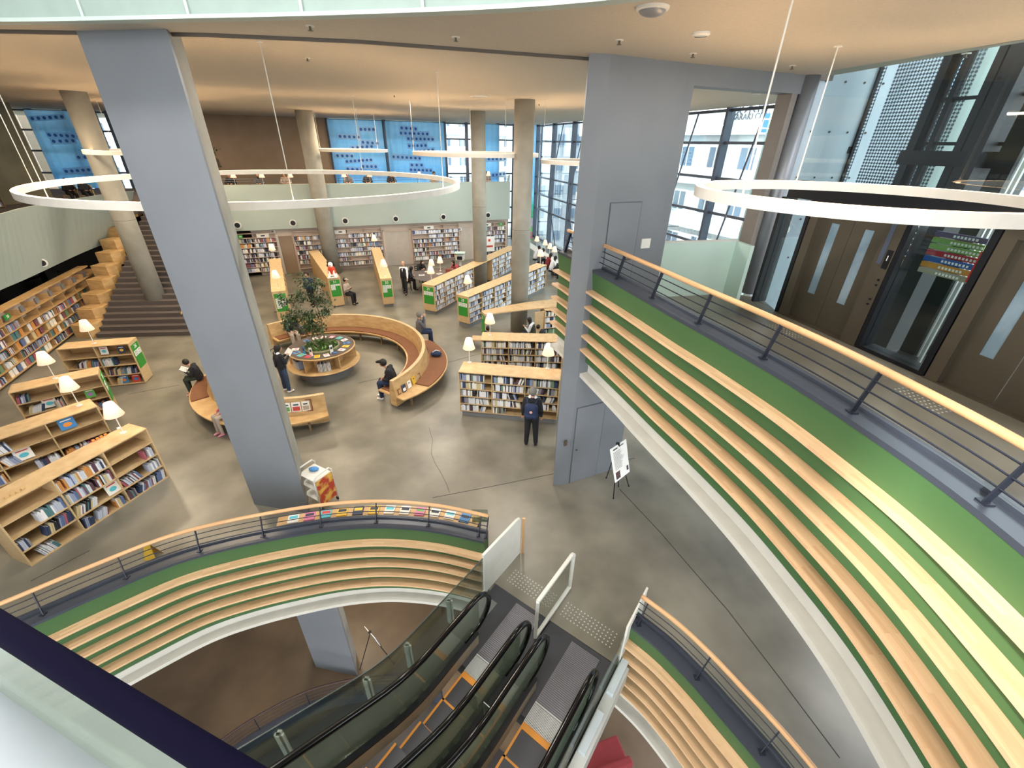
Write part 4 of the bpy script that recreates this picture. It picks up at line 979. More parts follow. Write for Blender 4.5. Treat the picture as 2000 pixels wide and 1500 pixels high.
bookcase('large two-tier plywood bookcase at the front left, nearest the curved railing', A33, B33, .56, 1.38, 4, 3, .0, f33, 'mix', 'the nearest left bookcase', seed=3)
f26 = {'*': dense, (0, 0): [(0, .78, False)], (0, 1): [(0, .78, False)], (1, 0): [(0, .68, False), (.7, 1, True)], (2, 0): [(0, 1, False)], (2, 1): [(0, .6, True), (.68, 1, False)], (1, 2): [(0, .45, False), (.47, .78, True)], (1, 4): [(0, .45, False)], (2, 4): [(0, .15, False)], (2, 3): [(0, .15, False), (.2, .75, False), (.85, .98, True)]}
bookcase('plywood bookcase with five full shelves facing the man with a backpack', P(899, 812), P(1087, 830), .66, 1.46, 5, 3, .17, f26, 'muted', "the backpack man's bookcase", seed=5)
f34 = {'*': sparse, (2, 2): [(0, .35, True), (.36, .85, False)], (1, 2): [(.5, .98, False)], (1, 3): [(0, .5, True), (.5, 1, False)]}
B34 = Vector(pr(190, 793)); d34 = (B34-Vector(pr(0, 857))).normalized()
bookcase('long plywood bookcase with picture books, second row from the front left', B34-d34*2.75, B34, .58, 1.4, 4, 3, .02, f34, 'mix', 'the second left bookcase', seed=8)
def face_out(Mx, x, y, z, w_, h_, ci, label, tilt=-.18, art=0):
    t = bpy.data.objects.new('picture_book', None); C.objects.link(t); t.matrix_world = Mx @ Matrix.Translation((x, y, z)) @ Matrix.Rotation(tilt, 4, 'X'); tag(t, label, 'book', 'face-out picture books')
    MB().box((0, .008, h_/2), (w_, .014, h_)).build('cover', CM[ci], t); MB().box((.003, .018, h_/2), (w_-.008, .008, h_-.008)).build('pages', M_paper, t)
    b = MB().add([(w_*.28*math.cos(a), -.001, h_*.42+h_*.2*math.sin(a)) for a in [math.pi*2*k/14 for k in range(14)]], [tuple(range(14))]); b.build('cover_picture', CM[(ci+3+art) % 10], t)
    MB().box((0, -.001, h_*.82), (w_*.7, .002, h_*.09)).build('cover_title', M_paper if ci != 4 else CM[0], t)
# bookcases with numbers
def case_px(label, a, b_, depth, rows, bays, fills, pal, num, crd, end, seed, short=None, plinth=.02, H=1.4, ext=0): 
    A = Vector(pr(*a)); B = Vector(pr(*b_)); A = A-(B-A).normalized()*ext
    return bookcase(label, A, B, depth, H, rows, bays, plinth, fills, pal, short, (num, crd) if num else None, end, seed)
f36 = {(0, 0): [], (0, 1): [(.28, .95, True)], (0, 2): [], (1, 0): [], (1, 1): [(0, .48, False)], (1, 2): [(.05, .95, True)], (1, 3): [(.15, .3, True)]}
t36, M36, L36 = case_px('plywood bookcase with green sign 36 on its end, below the stairs', (108, 683), (250, 671), .55, 4, 2, f36, 'mix', '36', (2, 2), 'B', 11, 'bookcase 36')
t35, M35, L35 = case_px('plywood bookcase with green sign 35 on its end, in front of bookcase 36', (15, 768), (192, 730), .55, 4, 2, {'*': sparse, (1, 2): [(.3, .9, True)]}, 'mix', '35', (3,), 'B', 12, 'bookcase 35')
for Mx, x, z, w_, h_, ci, lab in ((M36, 1.10, 1.09, .2, .24, 4, 'ivory picture book facing out on the top shelf of bookcase 36, left one'), (M36, 1.55, 1.09, .18, .22, 8, 'indigo picture book facing out on the top shelf of bookcase 36, right one'),
                            (M36, 1.25, .06, .24, .25, 3, 'blue picture book facing out on the bottom shelf of bookcase 36'), (M36, 1.58, .06, .22, .25, 0, 'red picture book facing out on the bottom shelf of bookcase 36'),
                            (M35, .55, .76, .26, .25, 4, 'ivory and red picture book alone on a shelf of bookcase 35'), (M35, 1.35, .76, .2, .24, 2, 'green picture book on the right side of bookcase 35')):
    face_out(Mx, x, .05, z, w_, h_, ci, lab)
M34 = Matrix.Translation((B34-d34*2.75).to_3d()) @ Matrix.Rotation(math.atan2(d34.y, d34.x), 4, 'Z')
for x, z, ci, lab in ((2.15, 1.07, 3, 'blue picture book with a red oval on the top shelf of the second left bookcase'), (1.3, .73, 4, 'ivory picture book with a dark oval in the middle of the second left bookcase'), (.75, 1.07, 7, 'turquoise picture book on the upper left of the second left bookcase')): face_out(M34, x, .05, z, .28, .26, ci, lab)
face_out(Matrix.Translation((A33.x, A33.y, 0)) @ Matrix.Rotation(math.atan2(B33.y-A33.y, B33.x-A33.x), 4, 'Z'), 1.62, .04, .37, .24, .26, 4, 'ivory picture book with red figure facing out in the middle of the nearest left bookcase')
case_px('plywood bookcase half hidden behind the green shelf strips, second from the front right', (939, 664), (1101, 668), .68, 5, 3, {'*': dense}, 'muted', None, None, 'A', 21, 'the second right bookcase', plinth=.15)
t28, M28, L28 = case_px('long plywood bookcase with green sign 28, full of books on both bays', (915, 580), (1068, 517), .62, 5, 7, {'*': dense}, 'cool', '28', (2, 2), 'A', 28, None, plinth=.2)
A29 = Vector(pr(848, 558)); B29 = Vector(pr(1012, 482)); d29 = (B29-A29).normalized(); L29 = (B29-A29).length
ga = (Vector(pr(930, 523))-A29).dot(d29); gb = (Vector(pr(966, 506))-A29).dot(d29)
bookcase('long plywood bookcase with green sign 29, split by a round column', A29, B29, .66, 1.4, 5, 5, .18, {'*': dense}, 'cool', None, ('29', (2, 2)), 'A', 29, split=[(0, ga), (gb, L29)])
case_px('slim plywood bookcase with green sign 30 and two lamps', (765, 543), (742, 483), .52, 5, 8, {'*': dense}, 'cool', '30', (4, 2), 'A', 30, None, plinth=.16)
case_px('slim plywood bookcase with green sign 31 under the dog figure', (664, 541), (622, 488), .55, 5, 7, {'*': dense}, 'cool', '31', (3, 1), 'A', 31, None, plinth=.05)
case_px('slim plywood bookcase with green sign 32 and two lamps, behind the tree', (558, 567), (548, 504), .55, 5, 7, {'*': dense}, 'cool', '32', (5, 4), 'A', 32, None, plinth=.05)
# reading nook 27: long top through a column
nk = [P(940, 607, 1.4), P(947, 614, 1.4), P(1028, 604, 1.4), P(1074, 600, 1.4), P(1110, 596, 1.4), P(1100, 580, 1.4), P(1081, 584, 1.4), P(1028, 590, 1.4), P(999, 595, 1.4)]
t = thing('reading_nook', 'plywood reading nook with a long top pierced by a column, green end sign', 'bookcase', (nk[1].x, nk[1].y, 0))
SB(MB().prism([(p.x, p.y) for p in nk], 1.36, 1.4), 'top_panel', M_wood, t)
e0, e1 = nk[0], nk[1]; ed = (e1-e0).normalized()
SB(MB().seg(e0+ed*.02+Vector((.02, .03, -.72)), e1-ed*.02+Vector((.02, .03, -.72)), .04, 1.36), 'end_panel', M_wood, t)
sg = SB(MB().seg(e0+ed*.05+Vector((-.005, 0, -.5)), e1-ed*.05+Vector((-.005, 0, -.5)), .02, .8), 'end_sign', M_sgreen, t)
nrm = Vector((ed.y, -ed.x, 0)); mid = (e0+e1)/2+nrm*.02
text('sign_number', '27', .16, M_paper, sg, mtx=t.matrix_basis.inverted() @ frame((mid.x, mid.y, 1.2), ed, nrm))
SB(MB().box((mid.x+nrm.x*.005-ed.x*.12, mid.y+nrm.y*.005-ed.y*.12, .98), (.004, .16, .3), math.atan2(ed.y, ed.x)-math.pi/2), 'card', M_paper, sg)
a, c = P(1045, 606, 1.4), P(1064, 603, 1.4)
SB(MB().seg(a+Vector((0, 0, -.74)), c+Vector((0, 0, -.74)), .04, 1.3), 'side_panel', M_wood, t)
g_ = P(1000, 660, 0); 
case_px('plywood bookcase right of the reading nook, cut by the green shelf strips', (1065, 604), (1120, 600), .6, 5, 1, {'*': dense}, 'muted', None, None, 'A', 37, None, plinth=.1, H=1.355)

# long low bookcase along the left wall
LA, LB = Vector((-12.5, 3.3)), Vector((-18.6, 19.05)); ld = (LB-LA).normalized(); LLn = (LB-LA).length
t = thing('wall_bookcase', 'long stepped wall bookcase full of face-out books along the left side', 'bookcase', (LA.x, LA.y, 0), math.atan2(ld.y, ld.x)); ML = t.matrix_basis.copy()
rows = 6
MB().box((LLn/2, .62, .97), (LLn, .04, 1.90)).build('back_panel', M_pink, t)
MB().box((LLn/2, .50, 1.93), (LLn, .34, .05)).build('top_panel', M_woodo, t)
for r in range(rows): MB().box((LLn/2, .40-.0*r, .10+r*.30), (LLn, .42, .025)).build('shelf', M_woodd, t)
for k in range(19): MB().box((k*LLn/18, .42, .93), (.025, .38, 1.75)).build('divider', M_woodd, t)
rnd = random.Random(40)
for k in range(18):
    x0 = k*LLn/18+.03; bw_ = LLn/18-.06
    for r in range(rows-1):
        z = .113+r*.30
        if r == rows-2 and rnd.random() < .4: continue
        if rnd.random() < .45:
            x = x0
            while x+.2 < x0+bw_:
                ci = rnd.choice([0, 1, 9, 10, 13, 11, 5, 12, 15, 8]); put_book(ML, x, .24, z, .17, .23, .03, 0, ci); x += rnd.uniform(.2, .27)
        else: fill(ML, x0, x0+bw_*rnd.uniform(.6, 1), .22, z, .27, rnd.choice(['mix', 'dark', 'mix']), rnd, lean=rnd.random() < .3)
    MB().box((x0+.3, .3, 1.72), (.22, .04, .2)).build('bookend_plate', M_grey, t)
SB(MB().box(tuple(ML @ Vector((LLn-6.3, .20, 1.78))), (.3, .02, .16), math.atan2(ld.y, ld.x)), 'number_sign', M_sgreen, t)
o = text('sign_number', '38', .13, M_paper); o.matrix_basis = Matrix.Translation((LLn-6.3, .185, 1.78)) @ Matrix.Rotation(math.pi/2, 4, 'X'); o.parent = t
# stairs and stepped boxes
s0, s1 = P(190, 660), P(372, 655); sd0 = (s1-s0).normalized(); sb = Vector((-.22, 1.0, 0)).normalized()
t = thing('staircase', 'broad grey carpeted staircase rising to the mezzanine behind the left pillar', 'stairs', (s0.x, s0.y, 0))
nst = 24; rs, td = 4.0/nst, .285
for k in range(nst):
    a = s0+sb*(k*td); c = s1+sb*(k*td); e_ = sb*(td*(nst-k) if False else td+.04)
    st = SB(MB().prism([tuple(a[:2]), tuple(c[:2]), tuple((c+e_)[:2]), tuple((a+e_)[:2])], max(0, (k-3)*rs), (k+1)*rs), 'step', M_carpet, t)
t = thing('stair_railing', 'thin metal stair railing with orange handrail beside the left pillar', 'railing', tuple(s1))
a0 = s1+Vector((-.05, 0, .9)); a1 = s1+sb*(nst*td)+Vector((-.05, 0, 4.9))
SB(MB().tube([a0, a1], .025, 8), 'handrail', M_woodo, t)
for k in range(0, nst, 2): p = s1+sb*(k*td+.1)+Vector((-.05, 0, (k+1)*rs)); SB(MB().tube([p, p+Vector((0, 0, .9))], .012, 6), 'post', M_grey, t)
t = thing('stepped_boxes', 'wooden stepped book boxes climbing along the left edge of the stairs', 'cabinet', (s0.x-.6, s0.y, 0))
for k in range(10):
    p = s0+sb*(k*.70)+Vector((-.42-.06*k, .1, 0)); z = (k+1)*.40+.12
    SB(MB().prism([tuple((p+Vector((-.42, -.1, 0)))[:2]), tuple((p+Vector((.30, -.16, 0)))[:2]), tuple((p+Vector((.40, .24, 0)))[:2]), tuple((p+Vector((.26, .66, 0)))[:2]), tuple((p+Vector((-.42, .66, 0)))[:2])], z-.55 if k else 0, z), 'box', M_woodo, t, bevel=.01)
    SB(MB().box((p.x-.08, p.y+.25, z+.012), (.5, .5, .02)), 'box_lid', M_woodd, t)

# ---------------------------------------------------------------- far wall shelves
def wall_shelf(d0, d1, label, sign=None, green=None, seed=1, zlist=(.25, .52, .79, 1.06, 1.33, 1.60, 1.87)):
    t = thing('wall_shelf', label, 'bookcase', tuple(FW_(d0, 0, 0.0)), math.atan2(fd.y, fd.x)); M0 = t.matrix_basis.copy(); L = d1-d0
    rnd = random.Random(seed); nb = max(1, round(L/.9)); bw_ = L/nb
    for z in zlist+(2.12, 2.36): MB().box((L/2, -.12, z), (L, .24, .022)).build('shelf', M_pinkshelf, t)
    for k in range(nb+1):
        MB().box((k*bw_, -.10, 1.1), (.02, .2, 1.9)).build('upright', M_pinkshelf, t)
        MB().box((k*bw_, -.10, 2.24), (.02, .18, .22)).build('bracket', M_pinkshelf, t)
    for k in range(nb):
        for z in zlist:
            if rnd.random() < .9: fill(M0, k*bw_+.03, (k+1)*bw_-.03-rnd.uniform(0, .15), -.235, z+.012, .24, rnd.choice(['cool', 'mix', 'muted', 'mix']), rnd)
    if sign is not None:
        s_ = MB().box((sign*L, -.24, 2.235), (.62, .03, .2)).build('white_sign', M_white, t); MB().box((sign*L, -.258, 2.235), (.2, .004, .07)).build('sign_print', M_ink, s_)
    if green:
        s_ = MB().box((green[0]*L, -.24, 2.235), (.24, .03, .18)).build('green_sign', M_sgreen, t)
        text('sign_number', green[1], .13, M_paper, s_, mtx=Matrix.Translation((green[0]*L, -.258, 2.235)) @ Matrix.Rotation(math.pi/2, 4, 'X'))
M_pinkshelf = mat('shelf_pinkish', '#c9b6a8', .65)
def fdist(u, v=500): p = PL(u, v, FA, FB); return (Vector((p.x, p.y))-FA).dot(fd)
wall_shelf(fdist(462), fdist(548), 'wall shelf of small books left of the brown door niche, with green sign 39', .72, (.22, '39'), 61)
wall_shelf(fdist(582), fdist(750), 'wide wall shelf of books between the brown door niche and the pale door', .52, None, 62)
wall_shelf(fdist(808), fdist(897), 'wall shelf of books behind the round table, right of the pale door', .35, None, 63)
wall_shelf(fdist(940), fdist(985), 'wall shelf of books at the right end of the far wall, with green sign 29', .2, (.78, '29'), 64)
def far_box(u0, u1, z0, z1, o0, o1, nm, mt): return MB().prism(far_strip(fdist(u0), fdist(u1), 0, 0, o0, o1), z0, z1).build(nm, mt)
t = far_box(552, 578, 0, 2.12, .0, .03, 'door_1', M_brown); struct(t)
t = far_box(547, 552, 0, 2.2, 0, .12, 'trim_16', M_soffit); struct(t)
t = far_box(756, 803, 0, 2.10, .0, .03, 'door_2', mat('pale_door', '#b5aba0', .6)); struct(t)
struct(far_box(752, 756, 0, 2.16, 0, .06, 'trim_17', M_pinkshelf)); struct(far_box(803, 807, 0, 2.16, 0, .06, 'trim_18', M_pinkshelf)); struct(far_box(752, 807, 2.10, 2.16, 0, .06, 'trim_19', M_pinkshelf))
t = far_box(901, 921, 0, 2.10, .0, .03, 'door_3', mat('pale_door', '#b5aba0', .6)); struct(t)
def dl(k): return ['leftmost', 'second from left', 'third from left', 'fourth from left', 'fifth from left', 'rightmost'][k]
for k, u in enumerate((461, 571, 674, 773, 866, 953)):
    p = PL(u, 430, FA+fn*.36, FB+fn*.36); t = thing('air_nozzle', 'round black air nozzle with white ring on the far mint parapet, %s' % dl(k), 'air vent', tuple(p), 0, 'air nozzles on the mint parapet')
    SB(MB().tube([(p.x, p.y, 2.86), (p.x+fn.x*.05, p.y+fn.y*.05, 2.86)], .19, 24), 'ring', M_white, t); SB(MB().tube([(p.x, p.y, 2.86), (p.x+fn.x*.07, p.y+fn.y*.07, 2.86)], .13, 24), 'nozzle', M_black, t)
p = PL(82, 513, (pLb[2].x, pLb[2].y), (pLb[3].x, pLb[3].y)); q = Vector((-p.x, -p.y, 0)).normalized(); p = p+q*.02
t = thing('air_nozzle', 'round black air nozzle with white ring on the left mint parapet', 'air vent', tuple(p)); SB(MB().tube([p, p+q*.06], .15, 24), 'ring', M_white, t); SB(MB().tube([p, p+q*.08], .10, 24), 'nozzle', M_black, t)
for u in (534, 898):
    p = PL(u, 452 if u < 700 else 447, FA+fn*.02, FB+fn*.02); t = thing('exit_sign', 'small white box sign under the parapet, %s' % ('above the brown niche' if u < 700 else 'left of the second column'), 'sign', tuple(p)); MB().box((0, -.05, 0), (.26, .1, .2)).build('box', M_white, t); MB().box((0, -.105, 0), (.12, .004, .1)).build('arrow_print', M_plinth, t)

# ================================================================== LIGHT RINGS AND CEILING FITTINGS
def ring(c, r, z, label, cables, zc=8.28, n=96, w_=.05, h_=.13, power=None):
    z = z-h_
    t = thing('ring_light', label, 'pendant light', (c[0], c[1], z), 0, 'ring lights')
    MB().lathe((0, 0, 0), [(r-w_, 0), (r+w_, 0), (r+w_, h_), (r+w_-.012, h_), (r+w_-.012, .035), (r-w_+.012, .035), (r-w_+.012, h_), (r-w_, h_)], n, True).build('ring_body', M_ring, t, smooth=False)
    MB().lathe((0, 0, 0), [(r-w_+.015, h_-.045), (r+w_-.015, h_-.045), (r+w_-.015, h_-.025), (r-w_+.015, h_-.025)], n, True).build('led_strip', M_led, t)
    for a in cables:
        x, y = r*math.cos(a), r*math.sin(a); MB().tube([(x, y, h_), (x, y, zc-z)], .008, 6).build('cable', M_white, t); MB().tube([(x, y, zc-z-.01), (x, y, zc-z)], .05, 12).build('ceiling_rose', M_white, t)
    return t
ring((-6.31, 12.29), 4.76, 6.05, 'very large white ring light passing behind the left square pillar', [math.radians(x) for x in (80, 165, 250, 345, 205, 300)])
ring((3.8, 5.2), 1.66, 6.60, 'white ring light hanging near the lift lobby at right', [math.radians(x) for x in (-38, 82, 200)], 8.14, h_=.11)
def ring_px(u0, u1, v, z, D, label, cab):     # ring with its centre D metres away seen between two pixel columns
    d = ray((u0+u1)/2, v); k = D/math.hypot(d.x, d.y); z = CH+d.z*k; a, c = ray(u0, v), ray(u1, v); ka = D/math.hypot(a.x, a.y)
    r = abs(math.atan2(a.x, a.y)-math.atan2(c.x, c.y))/2*D
    ring((d.x*k, d.y*k), r, z+.05, label, [math.radians(x) for x in cab])
ring_px(810, 1050, 300, 0, 19, 'white ring light crossing the second concrete column', (100, 190, 300))
ring_px(626, 757, 293, 0, 27, 'small white ring light before the blue curtains', (60, 190, 300))
ring_px(172, 417, 296, 0, 22, 'white ring light half hidden behind the left square pillar', (60, 170, 300))
ring_px(1058, 1250, 316, 0, 17.5, 'white ring light at the left edge of the service core', (95, 185, 300))
ring_px(206, 330, 297, 0, 28, 'small white ring light behind the column on the stairs', (60, 170, 300))
t = thing('dome_speaker', 'grey dome fitting with pale rim on the ceiling at top centre', 'ceiling fitting', tuple(P(1275, 14, 8.14))); MB().lathe((0, 0, 0), [(.155, 0), (.15, -.02), (.12, -.03)], 32).build('rim', M_white, t); MB().sph((0, 0, -.015), .13, 24, 12, (1, 1, .45)).build('dome', M_grey, t, smooth=True)
for k, (u, v, r_) in enumerate(((1370, 64, .10), (935, 187, .30), (1478, 182, .12))):
    z = 8.14 if k == 0 else 8.28; t = thing('recessed_downlight', ['small recessed downlight in the ceiling above the lobby', 'shallow round speaker disc on the ceiling before the first column', 'round recessed downlight in the window hall ceiling'][k], 'ceiling light', tuple(P(u, v, z)))
    MB().lathe((0, 0, 0), [(r_, 0), (r_, -.02), (r_*.7, -.035)], 24).build('rim', M_white, t); MB().lathe((0, 0, 0), [(r_*.7, -.03), (.001, -.04)], 24).build('lens', M_alum, t)
for k, (u, v) in enumerate(((605, 50), (890, 72), (1210, 78), (1354, 104), (1548, 128), (1888, 104), (600, 113), (1053, 203), (770, 186))):
    z = 8.14 if v < 130 and k < 6 else 8.28; p = P(u, v, z); t = thing('sprinkler', 'tiny sprinkler head on the ceiling, %s' % ['above the left of the ring lights', 'at upper centre', 'left of the downlight', 'just below the downlight', 'by the lift shaft corner', 'at the far right', 'beside the left square pillar', 'right of the first column top', 'above the blue curtains'][k], 'sprinkler', tuple(p), 0, 'ceiling sprinklers')
    MB().cyl((0, 0), .05, -.008, 0, 16).build('plate', M_white, t); MB().cyl((0, 0), .014, -.045, 0, 8).build('nozzle', M_bronze, t); MB().cyl((0, 0), .03, -.05, -.045, 10).build('deflector', M_bronze, t)

# ================================================================== LAMPS
def lamp(base, z, label, group='reading lamps on shelves and tables', s=1.0, pw=7):
    t = thing('table_lamp', label, 'lamp', (base[0], base[1], z), 0, group)
    MB().cyl((0, 0), .06*s, 0, .012, 20).build('base', M_white, t); MB().tube([(0, 0, .01), (0, 0, .56*s)], .011*s, 8).build('pole', M_white, t)
    MB().lathe((0, 0, 0), [(.175*s, .45*s), (.085*s, .76*s), (.080*s, .76*s), (.170*s, .45*s)], 28, True).build('lamp_shade', M_shade, t, smooth=True)
    MB().sph((0, 0, .58*s), .035*s, 12, 8).build('bulb', M_bulb, t, smooth=True)
    if pw:
        l = bpy.data.lights.new('lamp_light', 'POINT'); l.energy = pw; l.color = (1, .78, .5); l.shadow_soft_size = .04; o = bpy.data.objects.new('lamp_light', l); C.objects.link(o); o.location = (base[0], base[1], z+.66*s)
for u, v, lab in ((184, 671, 'glowing white shade lamp on bookcase 36'), (108, 739, 'glowing white shade lamp on bookcase 35'), (155, 792, 'glowing white shade lamp on the second left bookcase'), (241, 845, 'glowing white shade lamp on the nearest left bookcase'),
                  (536, 505, 'glowing shade lamp at the far end of bookcase 32'), (544, 563, 'glowing shade lamp at the near end of bookcase 32'), (733, 485, 'glowing shade lamp at the far end of bookcase 30'), (752, 539, 'glowing shade lamp at the near end of bookcase 30'),
                  (843, 553, 'glowing shade lamp at the near end of bookcase 29'), (914, 573, 'glowing shade lamp at the near end of bookcase 28'), (1055, 517, 'glowing shade lamp at the far end of bookcase 28'),
                  (957, 655, 'glowing shade lamp on the second right bookcase, beside the reading nook'), (917, 708, "glowing shade lamp on the left of the backpack man's bookcase"), (1069, 720, "glowing shade lamp on the right of the backpack man's bookcase")):
    p = P(u, v, 1.46 if v > 700 and u > 900 else (1.38 if (u, v) == (241, 845) else 1.4)); lamp(p, p.z, lab)

# ================================================================== RING BENCH, PLANTER, TREE
BC = Vector((-6.5, 12.7))
def polar(a, r, z): return Vector((BC.x+r*math.cos(math.radians(a)), BC.y+r*math.sin(math.radians(a)), z))
def arc_part(mb, a0, a1, fr, n=40):       # fr(angle fraction, angle) -> list of (r, z), closed loop
    vs = []; k = None; uvs = []
    for i in range(n+1):
        f = i/n; a = a0+(a1-a0)*f; pr_ = fr(f, a); k = len(pr_); vs += [tuple(polar(a, r, z)) for r, z in pr_]
    fs = []
    for i in range(n):
        for j in range(k): fs.append((i*k+j, i*k+(j+1) % k, (i+1)*k+(j+1) % k, (i+1)*k+j))
    fs += [tuple(range(k)), tuple(n*k+j for j in range(k-1, -1, -1))]
    return mb.add(vs, fs)
def cres(f, a, f0, f1, w0, w1):      # crescent width between two fractions
    if f <= f0 or f >= f1: return 0
    x = (f-f0)/(f1-f0); return w0+(w1-w0)*math.sin(math.pi*x)**.8
def ring_bench(label, a0, a1, rb, inner, outer, lk, hole=None):
    t = thing('ring_bench', label, 'bench', tuple(polar((a0+a1)/2, rb, 0))); sp_ = abs(a1-a0); n = int(sp_/3)+4
    SB(arc_part(MB(), a0, a1, lambda f, a: [(rb(f)-.14 if callable(rb) else rb-.14, .44), (rb-.05, .92), (rb+.05, .92), (rb+.14, .44), (rb+.12, .10), (rb-.12, .10)], n), 'backrest', M_woodo, t)
    SB(arc_part(MB(), a0, a1, lambda f, a: [(rb-.055, .92), (rb+.055, .92), (rb+.055, .935), (rb-.055, .935)], n), 'top_edge', M_wood, t)
    if inner:
        i0, i1, wi = inner
        SB(arc_part(MB(), a0+(a1-a0)*i0, a0+(a1-a0)*i1, lambda f, a: [(rb-.14, .40), (rb-.14-wi, .40), (rb-.14-wi, .44), (rb-.14, .44)], n), 'seat', M_woodo, t)
        SB(arc_part(MB(), a0+(a1-a0)*(i0+.01), a0+(a1-a0)*(i1-.01), lambda f, a: [(rb-.17, .44), (rb-.14-wi+.06, .44), (rb-.14-wi+.06, .475), (rb-.17, .475)], n), 'cushion', M_cush, t)
    if outer:
        o0, o1, wo = outer
        A0, A1 = a0+(a1-a0)*o0, a0+(a1-a0)*o1
        wf = lambda f: .14+(wo-.0)*math.sin(math.pi*min(max(f*.92+.04, 0), 1))**.6
        SB(arc_part(MB(), A0, A1, lambda f, a: [(rb+.13, .40), (rb+.13+wf(f), .40), (rb+.13+wf(f), .44), (rb+.13, .44)], n), 'seat', M_woodo, t)
        c0, c1 = lk
        SB(arc_part(MB(), A0+(A1-A0)*c0, A0+(A1-A0)*c1, lambda f, a: [(rb+.16, .44), (rb+.13+wf(c0+(c1-c0)*f)-.04, .44), (rb+.13+wf(c0+(c1-c0)*f)-.04, .475), (rb+.16, .475)], n), 'cushion', M_cush, t)
    k = 0; a = min(a0, a1)+6
    while a < max(a0, a1)-4:
        for rr_ in ((rb-.14-.3) if inner else None, (rb+.14+.2) if outer and min(a0+(a1-a0)*outer[0], a0+(a1-a0)*outer[1]) < a < max(a0+(a1-a0)*outer[0], a0+(a1-a0)*outer[1]) else None):
            if rr_: p = polar(a, rr_, .2); SB(MB().box(p, (.06, .05, .4), math.radians(a)), 'leg', M_bark, t)
        a += 18
    return t, rb
RB1 = 3.52
tb1, _ = ring_bench('large curved maple bench with brown seat cushions around the far side of the planter', 140, -32, RB1, (0, 1.0, .48), (.60, 1.0, .52), (.05, .80))
tb2, _ = ring_bench('curved maple bench with magazine slot on its back, half behind the left square pillar', -63, -168, 2.95, None, (0.0, 1.0, .42), (.70, .95))
# magazine slots
def slot(par, rb, a0, a1, z0, z1, outside=True):
    s_ = 1 if outside else -1
    def q(a, z, o): 
        r = rb+s_*(.05+.09*(.92-z)/.48)+s_*o; return polar(a, r, z)
    b = MB()
    for (x0, x1, za, zb) in ((a0-.6, a0, z0-.03, z1+.03), (a1, a1+.6, z0-.03, z1+.03), (a0, a1, z0-.03, z0), (a0, a1, z1, z1+.03)):
        b.add([q(x0, za, .012), q(x1, za, .012), q(x1, zb, .012), q(x0, zb, .012)], [(0, 1, 2, 3)])
    SB(b, 'slot_frame', M_cush, par)
    SB(MB().add([q(a0, z0, .004), q(a1, z0, .004), q(a1, z1, .004), q(a0, z1, .004)], [(0, 1, 2, 3)]), 'slot_back', M_woodd, par)
    return q
q = slot(tb2, 2.95, -84, -70, .56, .84)
def magazine(q, a0, a1, z0, z1, mt, mt2, lab):
    b = MB(); vs = [q(a0, z0, .02), q(a1, z0, .02), q(a1, z1, .02), q(a0, z1, .02), q(a0, z0, .035), q(a1, z0, .035), q(a1, z1, .035), q(a0, z1, .035)]
    c = sum((Vector(v) for v in vs), Vector())/8; t = thing('magazine', lab, 'magazine', tuple(c))
    SB(b.add(vs, [(3, 2, 1, 0), (4, 5, 6, 7), (0, 1, 5, 4), (1, 2, 6, 5), (2, 3, 7, 6), (3, 0, 4, 7)]), 'pages', mt, t)
    am = (a0+a1)/2; h = z1-z0
    SB(MB().add([q(a0+.4, z0+h*.1, .037), q(a1-.4, z0+h*.1, .037), q(a1-.4, z0+h*.55, .037), q(a0+.4, z0+h*.55, .037)], [(0, 1, 2, 3)]), 'cover_picture', mt2, t)
    SB(MB().add([q(a0+.8, z0+h*.68, .037), q(a1-.8, z0+h*.68, .037), q(a1-.8, z0+h*.82, .037), q(a0+.8, z0+h*.82, .037)], [(0, 1, 2, 3)]), 'cover_title', M_ink, t)
magazine(q, -83.6, -79.6, .57, .83, M_paper, CM[2], 'green and white magazine in the slot of the front curved bench')
magazine(q, -79.0, -74.8, .57, .83, M_paper, CM[0], 'white and red magazine in the middle of the front bench slot')
magazine(q, -74.2, -70.6, .57, .83, CM[4], mat('tan_print', '#b3a08c', .6), 'ivory magazine at the right of the front bench slot')
q = slot(tb1, RB1, -30, -12, .48, .60)
for k, (x, c_, lab) in enumerate(((-26.5, 8, 'indigo'), (-22.5, 4, 'ivory'), (-18.5, 1, 'yellow'))):
    magazine(q, x-1.3, x+1.3, .46, .68 if k < 2 else .70, CM[c_], M_paper if c_ != 1 else CM[1], '%s booklet leaning on the outer back of the large curved bench' % lab)
# planter table
PC = Vector((-6.42, 13.1))
t = thing('planter_table', 'round maple display table with a planter in its middle on a grey drum base', 'table', (PC.x, PC.y, 0))
MB().lathe((0, 0, 0), [(.86, 0), (.86, .40), (.001, .40)], 56).build('drum_base', M_plinth, t, smooth=False)
MB().lathe((0, 0, 0), [(.4, .40), (1.14, .40), (1.16, .42), (1.14, .445), (.4, .445)], 64, True).build('lower_shelf', M_woodo, t)
MB().lathe((0, 0, 0), [(.52, .84), (1.06, .90), (1.07, .93), (1.05, .95), (.52, .89)], 64, True).build('top_rim', M_woodo, t)
MB().lathe((0, 0, 0), [(.56, .905), (1.03, .957), (1.03, .962), (.56, .91)], 64, True).build('top_mat', mat('table_mat_brown', '#5d5049', .8), t)
MB().lathe((0, 0, 0), [(.60, .44), (.60, .88), (.57, .88), (.57, .44)], 48, True).build('inner_drum', M_woodd, t)
for k in range(6):
    a = k*math.pi/3+.35; MB().box((.82*math.cos(a), .82*math.sin(a), .65), (.46, .03, .44), a).build('divider', M_woodo, t)
MB().lathe((0, 0, 0), [(.56, .6), (.58, .98), (.54, 1.0), (.50, .96), (.001, .94)], 40).build('planter_pot', mat('planter_olive', '#7d7a5c', .7), t)
rnd = random.Random(5)
b = MB()
